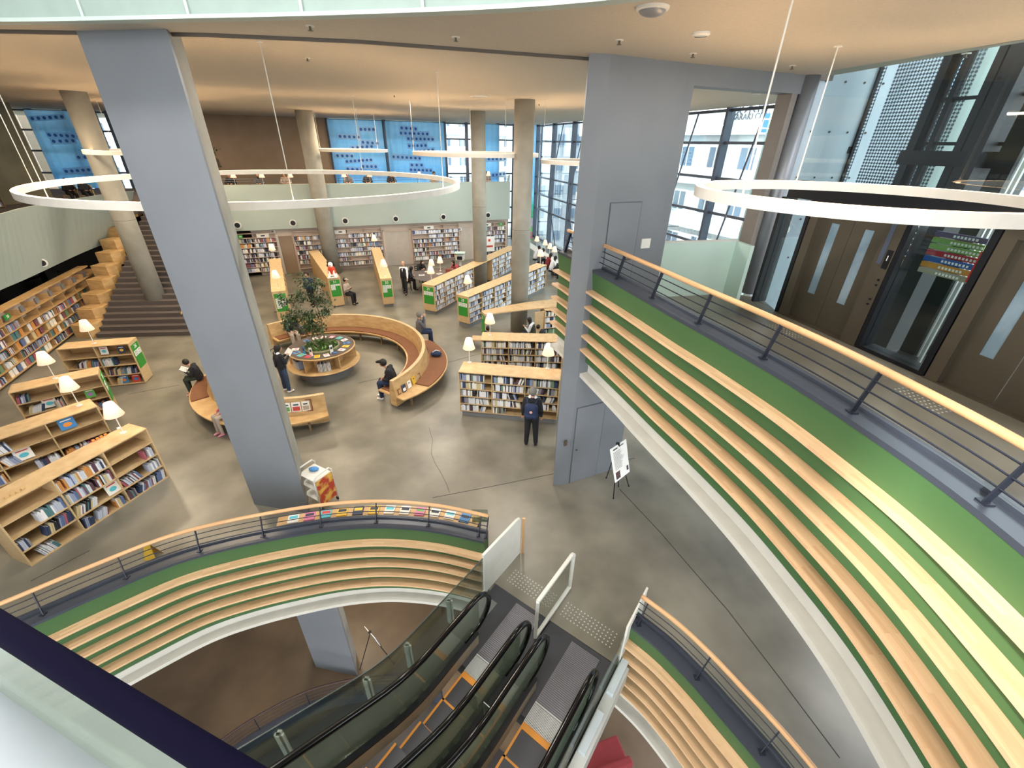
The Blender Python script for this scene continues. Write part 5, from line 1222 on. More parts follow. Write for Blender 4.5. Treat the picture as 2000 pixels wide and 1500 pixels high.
for i in range(420):      # ferns and ground plants in the pot
    a = rnd.uniform(0, 6.28); r = .50*math.sqrt(rnd.random()); L_ = rnd.uniform(.10, .24); ta = rnd.uniform(0, 6.28); el = rnd.uniform(.1, 1.1)
    p0 = Vector((r*math.cos(a), r*math.sin(a), .95)); d_ = Vector((math.cos(ta)*math.cos(el), math.sin(ta)*math.cos(el), math.sin(el))); sd_ = d_.cross(Vector((0, 0, 1))).normalized()*rnd.uniform(.015, .035)
    b.m(0 if rnd.random() < .6 else 1).add([p0, p0+d_*L_*.5+sd_, p0+d_*L_-Vector((0, 0, .03)), p0+d_*L_*.5-sd_], [(0, 1, 2, 3)])
b.build('ground_plants', [M_fern, M_leaf], t)
tr = thing('indoor_tree', 'slender indoor tree with two thin trunks growing from the planter table', 'tree', (PC.x, PC.y, .95))
tips = []
def limb(pts, r0, r1, par, nm='branch'):
    pp = [Vector(p) for p in pts]; rs_ = [r0+(r1-r0)*i/(len(pp)-1) for i in range(len(pp))]; return MB().tube(pp, rs_, 8).build(nm, M_bark, par, smooth=True)
trunks = [[(.12, .1, 0), (.10, .12, .5), (.14, .1, 1.0), (.08, .05, 1.5), (.15, 0, 2.0)], [(-.10, -.1, 0), (-.28, -.02, .25), (-.22, .05, .5), (-.45, 0, .95), (-.62, .05, 1.45)], [(-.02, -.14, 0), (-.2, -.2, .3), (-.42, -.2, .62), (-.62, -.1, .9)]]
for T_ in trunks:
    tk = limb(T_, .028, .010, tr, 'trunk')
    for k in range(2, len(T_)):
        for j in range(5):
            p0 = Vector(T_[k]); a = rnd.uniform(0, 6.28); e = p0+Vector((math.cos(a)*rnd.uniform(.2, .48), math.sin(a)*rnd.uniform(.2, .45), rnd.uniform(.05, .4)))
            limb([p0, p0.lerp(e, .5)+Vector((0, 0, .05)), e], .009, .004, tk); tips += [(p0.lerp(e, f)) for f in (.45, .75, 1.0)]
b = MB()
for p in tips:
    for k in range(20):
        q0 = p+Vector((rnd.gauss(0, .08), rnd.gauss(0, .08), rnd.gauss(0, .07))); a = rnd.uniform(0, 6.28); dn = rnd.uniform(-1.2, .2); L_ = rnd.uniform(.08, .15)
        d_ = Vector((math.cos(a)*math.cos(dn), math.sin(a)*math.cos(dn), math.sin(dn))); s_ = d_.cross(Vector((rnd.random(), rnd.random(), 1))).normalized()*L_*.2
        b.add([q0, q0+d_*L_*.5+s_, q0+d_*L_, q0+d_*L_*.5-s_], [(0, 1, 2, 3)])
b.build('foliage', M_leaf, tr)
# books lying on the planter table and standing in its shelf
cols = [4, 3, 7, 0, 1, 4, 8, 4, 1, 3, 4, 7, 9, 4]
wh = ['nearest the standing woman', 'beside a card stand', 'on its front edge', 'front right of the pot', 'behind the tree']
for k in range(16):
    a = math.radians(-160+k*20.5); r = .80; ci = cols[k % len(cols)]
    t_ = thing('display_book', '%s book lying flat on the planter table top, %s clockwise from the standing woman' % (CN[ci], ordw(15-k)), 'book', (PC.x+r*math.cos(a), PC.y+r*math.sin(a), .935), a+math.pi/2+rnd.uniform(-.2, .2), 'books lying on the planter table')
    t_.rotation_euler = (math.radians(-5) if False else 0, 0, t_.rotation_euler.z)
    MB().box((0, 0, .008), (.17, .22, .014)).build('cover', CM[ci], t_); MB().box((.003, 0, .008), (.168, .212, .010)).build('pages', M_paper, t_); MB().box((0, .02, .0155), (.11, .08, .001)).build('cover_picture', CM[(ci+5) % 10], t_)
for k, (a, c_) in enumerate(((-118, 3), (-95, 4), (-40, 4))):
    a_ = math.radians(a); t_ = thing('card_stand', ['blue card stand on the left of the planter table', 'tall white card stand on the front of the planter table', 'pale card stand right of the planter pot'][k], 'stand', (PC.x+.68*math.cos(a_), PC.y+.68*math.sin(a_), .92), a_+math.pi/2)
    MB().box((0, 0, .005), (.12, .08, .01)).build('foot', M_paper, t_); MB().box((0, .01, .14), (.10, .008, .27)).build('card', CM[c_], t_); MB().box((0, .004, .17), (.07, .004, .08)).build('print', M_ink, t_)
for k in range(22):
    a = math.radians(-150+k*2.6 if k < 12 else -78+(k-12)*2.4); r = .80; t_ = thing('upright_book', '%s magazine standing in the planter table shelf, %s from left %s' % (BOOKNAME[(k*5) % 17], ordw(k if k < 12 else k-12), 'on its left side' if k < 12 else 'on its front side'), 'book', (PC.x+r*math.cos(a), PC.y+r*math.sin(a), .447), a, 'magazines in the planter table shelf')
    MB().box((.06, 0, .15), (.2, .022, .29)).build('cover', BM[(k*5) % 17], t_); MB().box((.064, 0, .15), (.196, .016, .284)).build('pages', M_paper, t_)

# ================================================================== PEOPLE
def person(label, loc, face, pose='stand', h=1.68, top=M_blackfab, legs=M_blackfab, shoe=M_blackfab, hair=M_hair, hairlen=0, arms='down', seat=.45, detail=False, vest=None, mask=False, cap=None, bald=False, skirt=False, lean=.0, legx=0.0, group=None, headdown=.0, item=None):
    # local axes: +y is where the person faces; face is the heading in degrees (0 = +y, clockwise seen from above)
    t = thing('person', label, 'person', (loc[0], loc[1], loc[2] if len(loc) > 2 else 0), -math.radians(face), group)
    s = h/1.70; vx = .009 if detail else .016; V = Vector
    if pose in ('stand', 'walk'):
        hz = .90*s; st_ = .14*s if pose == 'walk' else 0
        hips = [V((-.085*s, 0, hz)), V((.085*s, 0, hz))]; kn = [V((-.095*s, st_*.5+.02, .48*s)), V((.095*s, -st_*.3+.02, .48*s))]; an = [V((-.10*s, st_, .08*s)), V((.10*s, -st_, .09*s))]
        if pose == 'stand': kn = [V((-.10*s, .01, .48*s)), V((.11*s, .02, .48*s))]; an = [V((-.115*s, -.01, .08*s)), V((.13*s, .0, .08*s))]
    else:
        hz = seat+.10*s; hips = [V((-.085*s, 0, hz)), V((.085*s, 0, hz))]; kn = [V((-.10*s+legx, .42*s, hz+.0)), V((.11*s+legx, .42*s, hz+.0))]; an = [V((-.10*s+legx, .40*s, .08)), V((.12*s+legx, .44*s, .08))]
    bl = math.sin(lean); up = V((0, bl, math.cos(lean)))
    pel = V((0, 0, hz)); chest = pel+up*.36*s; neck = pel+up*.54*s; head = neck+V((0, bl*.1+headdown*.10, .155*s-headdown*.04))
    sh = [chest+V((-.165*s, 0, .10*s)), chest+V((.165*s, 0, .10*s))]
    def hand_pos(i):
        sx = -1 if i == 0 else 1
        if arms == 'down': return sh[i]+V((sx*.06*s, -.02, -.27*s)), sh[i]+V((sx*.07*s, .05, -.50*s))
        if arms == 'swing': return sh[i]+V((sx*.05*s, -.06*sx, -.27*s)), sh[i]+V((sx*.07*s, .06-.10*sx, -.50*s))
        if arms == 'read': return sh[i]+V((sx*.06*s, .06, -.25*s)), chest+V((sx*.07*s, .30*s, -.02*s))
        if arms == 'face': return sh[i]+V((sx*.05*s, .16, -.20*s)), head+V((sx*.04*s, .17*s, -.06*s))
        if arms == 'desk': return sh[i]+V((sx*.09*s, .12, -.22*s)), pel+V((sx*.10*s, .40*s, .22*s))
        return sh[i]+V((sx*.06*s, .02, -.26*s)), pel+V((sx*.10*s, .30*s, .12*s))      # lap
    el, wr = zip(hand_pos(0), hand_pos(1))
    # continuous body
    b = MB()
    b.sph(head, .098*s, 14, 10, (.82, 1.0, 1.18)); b.cap(head+V((0, .03*s, -.06*s)), head+V((0, .045*s, -.085*s)), .05*s, .035*s)
    b.cap(head+V((0, .088*s, .0)), head+V((0, .103*s, -.022*s)), .010*s, .016*s, 8)
    for sx in (-1, 1): b.cap(head+V((sx*.076*s, -.005, .015*s)), head+V((sx*.08*s, -.01, -.02*s)), .016*s, .012*s, 8)
    b.cap(neck+V((0, -.01, -.05*s)), head+V((0, -.01, -.05*s)), .055*s, .05*s)
    for i in (0, 1): b.cap(V((sh[i].x*.35, sh[i].y, sh[i].z-.12*s)), V((hips[i].x, 0, hz)), .10*s, .10*s)
    b.cap(sh[0], sh[1], .055*s)
    for i in (0, 1):
        b.cap(sh[i], el[i], .045*s, .036*s); b.cap(el[i], wr[i], .036*s, .025*s)
        b.cap(hips[i], kn[i], .075*s, .052*s); b.cap(kn[i], an[i], .050*s, .034*s); b.cap(an[i], an[i]+V((0, .13*s, -.045*s)), .035*s, .028*s)
        fd_ = (wr[i]-el[i]).normalized(); sx = -1 if i == 0 else 1; side = fd_.cross(V((0, 0, 1)))
        side = side.normalized() if side.length > .2 else V((0, 1, 0))
        pc_ = wr[i]+fd_*.05*s
        b.cap(wr[i], pc_+side*.014*s, .022*s, .020*s, 8); b.cap(wr[i], pc_-side*.014*s, .022*s, .020*s, 8)
        curl = V((0, 0, -.012))
        for k, (o_, L_) in enumerate(((-.027, .062), (-.009, .072), (.009, .068), (.027, .052))):
            p0 = pc_+side*o_*s+fd_*.012; p1 = p0+(fd_+curl*6).normalized()*L_*.55*s; p2 = p1+(fd_+V((0, .5, -.6))).normalized()*L_*.45*s
            b.cap(p0, p1, .0095*s, .009*s, 7); b.cap(p1, p2, .009*s, .0075*s, 7)
        p0 = wr[i]+fd_*.02*s-side*.02*s*sx; b.cap(p0, p0+(fd_*.6-side*sx*.8+V((0, .3, 0))).normalized()*.055*s, .012*s, .009*s, 7)
    body = b.build('body', M_skin, t, remesh=vx*.9)
    # clothes
    b = MB()
    for i in (0, 1):
        b.cap(V((sh[i].x*.42, sh[i].y, sh[i].z-.10*s)), V((hips[i].x*.9, 0, hz+.02)), .136*s, .124*s); b.cap(sh[i], el[i], .070*s, .058*s); b.cap(el[i], wr[i]-(wr[i]-el[i]).normalized()*.03, .050*s, .038*s)
    b.cap(sh[0], sh[1], .068*s); b.cap(neck+V((0, -.01, -.06*s)), neck+V((0, -.01, -.03*s)), .072*s, .062*s)
    b.build('top', top, t, remesh=vx)
    b = MB()
    for i in (0, 1):
        b.cap(hips[i]+V((0, 0, .04)), kn[i], .104*s, .078*s); b.cap(kn[i], an[i]+V((0, 0, .03)), .076*s, .060*s)
    b.cap(hips[0]+V((0, 0, .02)), hips[1]+V((0, 0, .02)), .112*s)
    b.build('trousers', legs, t, remesh=vx)
    for i in (0, 1): b = MB(); b.cap(an[i]+V((0, -.02, -.04)), an[i]+V((0, .13*s, -.045)), .042*s, .036*s); b.cap(an[i]+V((0, -.01, 0)), an[i]+V((0, -.01, -.03)), .045*s); b.build('shoe', shoe, t, smooth=True)
    b = MB(); hc = head+V((0, -.018*s, .022*s))
    if not bald or True:
        b.sph(hc, .112*s, 14, 10, (.90, .98, 1.08) if not bald else (.78, .84, .86))
        if hairlen: b.cap(hc+V((0, -.03*s, 0)), hc+V((0, -.05*s, -.10*s-hairlen)), .085*s, .07*s)
        b.build('hair', hair if not bald else M_skin, t, remesh=.012)
        b2 = MB(); b2.sph(head+V((0, .040*s, -.028*s)), .080*s, 14, 10, (.78, .84, .98)); b2.build('face', M_skin, t, smooth=True)
    for sx in (-1, 1): MB().sph(head+V((sx*.030*s, .094*s, .012*s)), .009*s, 8, 6).build('eye', M_black, t, smooth=True)
    MB().cap(head+V((-.018*s, .097*s, -.052*s)), head+V((.018*s, .097*s, -.052*s)), .005*s, None, 6).build('mouth', M_cush, t)
    MB().cap(head+V((0, .100*s, -.005*s)), head+V((0, .113*s, -.024*s)), .009*s, .013*s, 8).build('nose', M_skin, t, smooth=True)
    if mask: b = MB(); b.sph(head+V((0, .055*s, -.045*s)), .062*s, 12, 8, (.95, .9, .8)); b.build('face_mask', M_paper, t, smooth=True)
    if cap: b = MB(); b.sph(head+V((0, -.01, .05*s)), .105*s, 14, 8, (.9, 1, .75)); b.cap(head+V((0, .10*s, .045*s)), head+V((0, .17*s, .03*s)), .05*s, .04*s); b.build('cap', cap, t, remesh=.012)
    if vest:
        b = MB()
        for i in (0, 1): b.cap(V((sh[i].x*.40, sh[i].y, sh[i].z-.10*s)), V((hips[i].x*.9, 0, hz+.04)), .144*s, .136*s)
        b.build('vest', vest, t, remesh=.014)
        MB().add([V((-.035, .146*s, chest.z+.10)), V((.035, .146*s, chest.z+.10)), V((0, .153*s, chest.z-.06))], [(0, 1, 2)]).build('shirt_front', M_wfab, t)
    t['_'] = 0; del t['_']
    return t, dict(head=head, chest=chest, wr=wr, sh=sh, pel=pel, s=s)
def world(t, v): return t.matrix_basis @ Vector(v)
def open_book(t, c, lab, tilt=.7, mt=M_paper, s=1.0):
    p = world(t, c); o = thing('open_book', lab, 'book', tuple(p), t.rotation_euler.z)
    for sx in (-1, 1):
        pg = MB().box((sx*.078*s, 0, .012), (.15*s, .21*s, .012), 0).build('pages', mt, o); pg.rotation_euler = (tilt, sx*-.18, 0)
        cv = MB().box((sx*.08*s, 0, .003), (.158*s, .22*s, .005)).build('cover', M_navy, o); cv.rotation_euler = (tilt, sx*-.18, 0)
        ln_ = MB()
        for k in range(6): ln_.box((sx*.078*s, .075*s-k*.028*s, .0185), (.11*s, .006, .001))
        lo_ = ln_.build('print_lines', M_plinth, pg)
    return o
# man with the backpack
p = P(1036, 868); t, J = person("man in black with grey hair standing before the nearest right bookcase", (p.x, p.y, 0), 8, 'stand', 1.74, hair=M_greyhair, detail=True, headdown=.2, shoe=M_blackfab)
MB().cap((-.06, .02, J['chest'].z+.17), (.06, .02, J['chest'].z+.17), .055).build('white_collar', M_wfab, t)
c = world(t, (0, -.22, J['chest'].z-.06)); bp = thing('backpack', 'navy backpack with round pale badge on the man in black', 'bag', tuple(c), t.rotation_euler.z)
MB().cap((-.07, 0, .08), (.07, 0, .08), .10).cap((-.08, 0, -.16), (.08, 0, -.16), .10).cap((-.07, 0, -.16), (-.07, 0, .08), .10).cap((.07, 0, -.16), (.07, 0, .08), .10).build('bag_body', M_navy, bp, remesh=.012)
MB().cap((-.09, -.07, -.14), (.09, -.07, -.14), .055).build('front_pocket', M_navy, bp, smooth=True)
b = MB().tube([(0, -.105, .0), (0, -.118, .0)], .035, 16); b.build('badge', mat('badge_rose', '#d9a8a0', .6), bp)
for sx in (-1, 1): MB().tube([(sx*.09, .02, .14), (sx*.13, .13, .24), (sx*.13, .26, .12), (sx*.12, .30, -.1)], .018, 8).build('strap', M_navy, bp, smooth=True)
# woman reading
p = P(562, 764); t, J = person('woman in black jacket and blue jeans standing and reading by the planter table', (p.x, p.y, 0), 35, 'stand', 1.60, legs=M_jean, shoe=M_shoew, hairlen=.06, arms='read', detail=True, headdown=.6)
MB().cap((-.05, -.01, J['chest'].z+.15), (.05, -.01, J['chest'].z+.15), .055).build('white_collar', M_wfab, t)
open_book(t, (0, .36, J['chest'].z+.03), 'open white book held by the standing woman', .8)
c = world(t, (-.13, -.14, J['pel'].z+.18)); bg_ = thing('shoulder_bag', 'round black shoulder bag of the standing woman', 'bag', tuple(c), t.rotation_euler.z)
MB().sph((0, 0, 0), .17, 16, 10, (1, .55, .9)).build('bag_body', M_blackfab, bg_, smooth=True); MB().tube([(-.1, 0, .12), (0, .03, .42), (.16, .08, .50)], .01, 6).build('strap', M_blackfab, bg_); MB().seg((-.08, -.095, .02), (.1, -.095, -.05), .01, .008).build('zip', M_grey, bg_)
# man in waistcoat walking
p = P(793, 574); person('bald man in white shirt and black waistcoat walking between the bookcases', (p.x, p.y, 0), 190, 'walk', 1.68, top=M_wfab, vest=M_blackfab, bald=True, arms='swing')
# seated man with cap at the end of the large bench
q = polar(-24, RB1-.36, 0); t, J = person('man in black cap and dark jacket sitting at the near end of the large bench', (q.x, q.y, 0), -114+24+0, 'sit', 1.70, top=M_blackfab, legs=M_navy, shoe=M_shoew, cap=M_blackfab, arms='lap', seat=.48, detail=True, lean=.25, headdown=1.0)
# man with mask on the outside
q = polar(43, RB1+.42, 0); t, J = person('grey-haired man with white mask and grey jacket on the outer side of the large bench', (q.x, q.y, 0), 90-43+25, 'sit', 1.68, top=M_gfab, legs=M_navy, shoe=M_blackfab, hair=M_greyhair, arms='face', seat=.48, detail=True, mask=True, lean=.1)
open_book(t, (0, .27, J['head'].z-.08), 'silver paperback held up by the man with the mask', 1.3, M_alum, .7)
q = polar(12, RB1+.40, .56); t = thing('handbag', 'dark navy soft bag lying on the outer cushion of the large bench', 'bag', tuple(q)); b = MB().sph((0, 0, 0), .2, 16, 10, (1, .7, .45)); b.build('bag_body', M_navy, t, smooth=True); MB().tube([(-.12, -.05, .07), (0, .0, .14), (.12, .05, .08)], .012, 6).build('handle', M_wfab, t)
# child reading on the left bench
q = polar(-159, 3.34, 0); t, J = person('child in black sweater reading on the left end of the front bench', (q.x, q.y, 0), 249+180-180-0, 'sit', 1.42, legs=M_olive, shoe=mat('pink_shoe', '#c9a49c', .7), arms='read', seat=.48, detail=True, lean=.2, headdown=1.0)
open_book(t, (0, .32, J['chest'].z+.0), 'open white picture book held by the reading child', .6, s=.9)
q = polar(-110, 3.30, 0); t, J = person('child with pink shoes sitting on the front bench, hidden by the left pillar', (q.x, q.y, 0), 214, 'sit', 1.3, top=M_pinkf, legs=M_beige, shoe=mat('pink_shoe2', '#d88aa4', .7), arms='lap', seat=.48)
# person at the far inside of the bench behind the tree
q = polar(128, RB1-.38, 0); person('person in dark coat with grey trousers sitting on the far inner bench behind the tree', (q.x, q.y, 0), 128+14, 'sit', 1.66, legs=M_beige, arms='lap', seat=.48, lean=.2, headdown=.6)
p = polar(123, RB1-.45, .62); t = thing('rucksack', 'grey and navy rucksack beside the person on the far inner bench', 'bag', tuple(p)); MB().cap((-.08, 0, -.06), (.08, 0, -.06), .12).cap((-.06, 0, .08), (.06, 0, .08), .11).build('bag_body', M_gfab, t, remesh=.015); MB().tube([(-.1, .1, .15), (-.1, .18, 0), (-.1, .1, -.12)], .015, 6).build('strap', M_navy, t)
# people between the cases
p = P(612, 597); person('person walking behind the tree left of bookcase 31 in dark clothes', (p.x, p.y, 0), 180, 'walk', 1.62, top=M_navy, legs=M_blackfab)
p2 = Vector((p.x+.45, p.y-.1, .8)); t = thing('tote_bag', 'pale tote bag held by the person walking behind the tree', 'bag', tuple(p2)); MB().box((0, 0, 0), (.36, .12, .38)).build('bag_body', M_beige, t, bevel=.03); MB().tube([(-.1, 0, .19), (-.05, 0, .38), (.05, 0, .38), (.1, 0, .19)], .012, 6).build('handle', M_beige, t)
p = P(680, 592); person('person in beige cap sitting against the side of bookcase 31', (p.x, p.y, 0), 110, 'sit', 1.6, top=M_beige, legs=M_blackfab, cap=M_beige, arms='read', seat=.40, lean=.1)
t = thing('stool', 'small wooden stool under the person beside bookcase 31', 'stool', (p.x, p.y, 0)); MB().cyl((0, 0), .17, .34, .39, 20).build('seat', M_wood, t)
for k in range(3): MB().tube([(.12*math.cos(k*2.1), .12*math.sin(k*2.1), .34), (.15*math.cos(k*2.1), .15*math.sin(k*2.1), 0)], .016, 8).build('leg', M_wood, t)
# round table group
TC = P(852, 536, .72); t = thing('round_table', 'large round dark-topped reading table behind bookcase 29', 'table', (TC.x, TC.y, 0))
MB().cyl((0, 0), 1.35, .69, .72, 48).build('tabletop', mat('table_dark', '#5b5250', .6), t); MB().cyl((0, 0), .09, .03, .69, 20).build('column_leg', M_black, t); MB().cyl((0, 0), .5, 0, .03, 32).build('base', M_black, t)
def chair(x, y, rz, lab):
    t = thing('chair', lab, 'chair', (x, y, 0), rz)
    MB().box((0, 0, .44), (.42, .42, .035)).build('seat', M_blackfab, t, bevel=.01)
    for sx in (-1, 1):
        MB().tube([(sx*.18, .18, .43), (sx*.2, .21, 0)], .016, 8).build('leg', M_black, t); MB().tube([(sx*.18, -.18, .43), (sx*.2, -.23, 0)], .016, 8).build('leg', M_black, t)
        MB().tube([(sx*.18, -.19, .44), (sx*.17, -.24, .84)], .014, 8).build('back_post', M_black, t)
    for z in (.60, .70, .80): MB().seg((-.17, -.235, z), (.17, -.235, z), .02, .045).build('back_slat', M_black, t)
for k, (a, top, lab, cl) in enumerate(((202, M_blackfab, 'long-haired person in black writing at the left side of the round table', 'black chair at the left side of the round table'), (135, M_blackfab, 'dark-haired person in black at the back left of the round table', 'black chair at the back left of the round table'), (52, M_pinkf, 'person in pink sweater bent over the round table at its back right', 'black chair at the back right of the round table'))):
    a_ = math.radians(a); x, y = TC.x+1.62*math.cos(a_), TC.y+1.62*math.sin(a_); hd = math.degrees(math.atan2(TC.x-x, TC.y-y))
    person(lab, (x, y, 0), hd, 'sit', 1.62, top=top, legs=M_blackfab, hairlen=.22 if k < 2 else .1, arms='desk', seat=.46, lean=.42, headdown=.8); chair(x, y, -math.radians(hd), cl)
for k, (dx, dy) in enumerate(((-.25, .15), (.12, .75))): lamp((TC.x+dx, TC.y+dy), .72, 'glowing shade lamp on the round table, %s of its two' % ['nearer', 'farther'][k])
t = thing('basket_bag', 'small red-brown bag standing on the round table', 'bag', (TC.x+.62, TC.y+.35, .72)); MB().box((0, 0, .11), (.3, .16, .22)).build('bag_body', mat('red_brown', '#8a4a38', .7), t, bevel=.02); MB().tube([(-.08, 0, .22), (-.05, 0, .34), (.05, 0, .34), (.08, 0, .22)], .01, 6).build('handle', mat('red_brown', '#8a4a38', .7), t)
for k, (dx, dy, r_) in enumerate(((-.75, -.2, .3), (-.55, .5, -.5), (.15, .15, .9), (.9, .2, .2))):
    t = thing('paper_sheets', ['white open papers before the person at the left of the round table', 'white papers at the back left of the round table', 'small white sheet between the lamps of the round table', 'white sheet under the person in pink'][k], 'paper', (TC.x+dx, TC.y+dy, .722), r_); MB().box((0, 0, .004), (.3, .22, .008)).build('sheets', M_paper, t); MB().box((0, .02, .0085), (.22, .12, .001)).build('print', M_plinth, t)
# kiosks right of the round table
p = P(897, 548); t = thing('self_service_kiosk', 'white self-service terminal with hood behind bookcase 29', 'kiosk', (p.x, p.y+.8, 0)); MB().box((0, 0, .5), (.12, .2, 1.0)).build('stand', M_white, t); MB().prism([(-.25, -.2), (.25, -.2), (.25, .2), (-.25, .2)], 1.0, 1.3).build('housing', M_white, t, bevel=.02); MB().box((0, -.21, 1.15), (.3, .02, .2)).build('screen', M_black, t)
b = MB().box((0, -.05, 1.42), (.6, .5, .03)); b.build('hood', M_mintw, t)
# girls in the reading nook and window people
g = P(1040, 655, .45); person('dark-haired girl in green vest sitting in the reading nook beside the column', (g.x, g.y, 0), -70, 'sit', 1.5, top=M_wfab, vest=M_olive, legs=M_navy, hairlen=.12, arms='read', seat=.40, headdown=.8, lean=.15)
g = P(1054, 664, .38); person('smaller child in the reading nook, leaning on the wooden side', (g.x+.15, g.y-.05, 0), -60, 'sit', 1.3, top=M_blackfab, legs=M_blackfab, arms='lap', seat=.34, headdown=1.2, lean=.3)
g = P(956, 672, .40); person('child with black hair seated behind the lamp at the left end of the reading nook', (g.x-.1, g.y+.1, 0), 60, 'sit', 1.3, top=M_navy, legs=M_blackfab, arms='lap', seat=.38, headdown=.6)
for k, (x, y, lab) in enumerate(((.95, 15.75, 'plywood seat block under the girls in the reading nook'), (-1.15, 15.5, 'plywood seat block at the left end of the reading nook'))):
    t = thing('seat_block', lab, 'bench', (x, y, 0)); MB().box((0, 0, .32), (.9, .45, .04)).build('seat', M_wood, t, bevel=.005); MB().box((-.4, 0, .15), (.04, .4, .30)).build('side', M_wood, t); MB().box((.4, 0, .15), (.04, .4, .30)).build('side', M_wood, t)
wc = thing('window_counter', 'long white reading counter running along the tall windows', 'counter', (WX(26)-1.0, 26, 0))
LQ = [P(1048, 484, .76), P(1064, 492, .76), P(1073, 499, .76), P(1082, 506, .76)]
wl = (LQ[3]-LQ[0]).normalized(); wp_ = Vector((wl.y, -wl.x, 0)); wp_ = wp_ if wp_.x < 0 else -wp_
ca_, cb_ = LQ[0]-wl*2.2+wp_*.15, LQ[3]+wl*2.5+wp_*.15
SB(MB().seg(ca_-Vector((0, 0, .02)), cb_-Vector((0, 0, .02)), .6, .04), 'counter_top', M_white, wc)
for k in range(5): q = ca_.lerp(cb_, (k+.3)/5); SB(MB().box((q.x, q.y, .36), (.06, .4, .72)), 'leg', M_white, wc)
ws = ['farthest', 'second farthest', 'middle', 'second nearest', 'nearest']
for k, (u, v, top, leg, hl) in enumerate(((1043, 492, M_wfab, M_beige, 0), (1060, 497, M_gfab, M_blackfab, 0), (1067, 507, M_redf, M_blackfab, .1), (1075, 513, M_wfab, M_blackfab, .1), (1083, 520, M_blackfab, M_navy, .15))):
    q = P(u, v, .95); dq = (q-ca_).dot(wl); c = ca_+wl*dq+wp_*.62; person('%s person at the window counter, in %s' % (ws[k], ['white shirt', 'grey', 'dark red', 'white and blue', 'black'][k]), (c.x, c.y, 0), 75, 'sit', 1.62, top=top, legs=leg, hairlen=hl, arms='desk', seat=.5, lean=.3, headdown=.7)
    t = thing('stool', 'dark stool under the %s person at the window counter' % ws[k], 'stool', (c.x, c.y, 0)); MB().cyl((0, 0), .17, .44, .49, 20).build('seat', M_black, t); MB().cyl((0, 0), .025, .02, .44, 10).build('column_leg', M_grey, t); MB().cyl((0, 0), .18, 0, .02, 20).build('base', M_grey, t)
for k, (u, v) in enumerate(((1047, 476), (1063, 484), (1073, 491), (1082, 499))):
    c = LQ[k]; lamp((c.x, c.y), .76, 'shade lamp on the window counter, %s' % ['farthest', 'second farthest', 'second nearest', 'nearest'][k], pw=0)
# mezzanine readers along the far parapet
md = thing('mezzanine_desk', 'long reading desk behind the far mint parapet', 'desk', tuple(FW_(FL/2, 4.0, -.9)))
SB(MB().seg(FW_(.5, 4.72, -.55), FW_(FL-.8, 4.72, -.55), .6, .04), 'desk_top', M_wood, md)
for k in range(8): SB(MB().box(tuple(FW_(.7+k*(FL-1.8)/7, 4.35, -.55)), (.06, .5, .7)), 'leg', M_white, md)
names = ['dark-haired reader at the far left edge of the far parapet', 'reader with bowed black head, second on the far parapet', 'long-haired reader with striped top on the far parapet', 'reader in pale grey top with mask on the far parapet', 'reader in black before the left curtain, left one', 'reader in black before the left curtain, middle one', 'reader in dark jacket beside the black window mullion', 'reader in beige with mask before the right curtain', 'reader in beige at the right end of the far parapet']
for k, (u, top, hl) in enumerate(((408, M_blackfab, 0), (443, M_blackfab, 0), (501, M_gfab, .2), (554, M_beige, 0), (681, M_gfab, 0), (720, M_blackfab, 0), (768, M_blackfab, 0), (854, M_beige, 0), (960, M_beige, 0))):
    d_ = fdist(u, 350)*1.005; q = FW_(d_, 4.0, -1.15); person(names[k], (q.x, q.y, 4.0), 155+8, 'sit', 1.66, top=top, legs=M_blackfab, hairlen=hl, arms='desk', seat=.50, lean=.15, headdown=.6)
    t = thing('chair_seat', 'chair of the %s' % names[k].replace('reader', 'reader', 1), 'chair', (q.x, q.y, 4.0)); tag(t, ' '.join(('chair under the '+names[k]).split()[:16]), 'chair', 'mezzanine chairs'); t.name = 'chair'; MB().box((0, 0, .46), (.42, .42, .04)).build('seat', M_wood, t)
    for sx in (-1, 1):
        for sy in (-1, 1): MB().box((sx*.18, sy*.18, .22), (.03, .03, .44)).build('leg', M_wood, t)
for k, u in enumerate((452, 509, 566, 622, 673, 724, 774, 823, 960)):
    q = FW_(fdist(u, 345), 0, -.6); lamp((q.x, q.y), 4.74, 'shade lamp on the mezzanine desk, %s from left' % ordw(k), pw=2, s=.85)
mr = thing('mezzanine_railing', 'thin grey railing on top of the far mint parapet', 'railing', tuple(FW_(FL/2, 4.82, .2)))
for z in (4.98, 5.1): SB(MB().tube([FW_(0, z, .15), FW_(FL, z, .15)], .012, 6), 'bar', M_mull, mr)
for k in range(12): SB(MB().tube([FW_(k*FL/11, 4.8, .15), FW_(k*FL/11, 5.12, .15)], .012, 6), 'post', M_mull, mr)
for k, (u, v) in enumerate(((135, 372), (166, 372))):
    q = P(u, v, 5.0)*1.0; q.x *= 1.12; q.y *= 1.12; person('dark-haired reader on the left mezzanine, %s' % ['left one inside the large ring', 'right one inside the large ring'][k], (q.x*1.04, q.y*1.04, 4.0), 120, 'sit', 1.50, arms='desk', seat=.42, headdown=.5)
    t = thing('chair', 'chair under the %s reader on the left mezzanine' % ['left', 'right'][k], 'chair', (q.x*1.04, q.y*1.04, 4.0)); MB().box((0, 0, .46), (.42, .42, .04)).build('seat', M_wood, t); MB().box((0, .2, .7), (.4, .03, .4)).build('backrest', M_wood, t)
    for sx in (-1, 1):
        for sy in (-1, 1): MB().box((sx*.18, sy*.18, .22), (.03, .03, .44)).build('leg', M_wood, t)
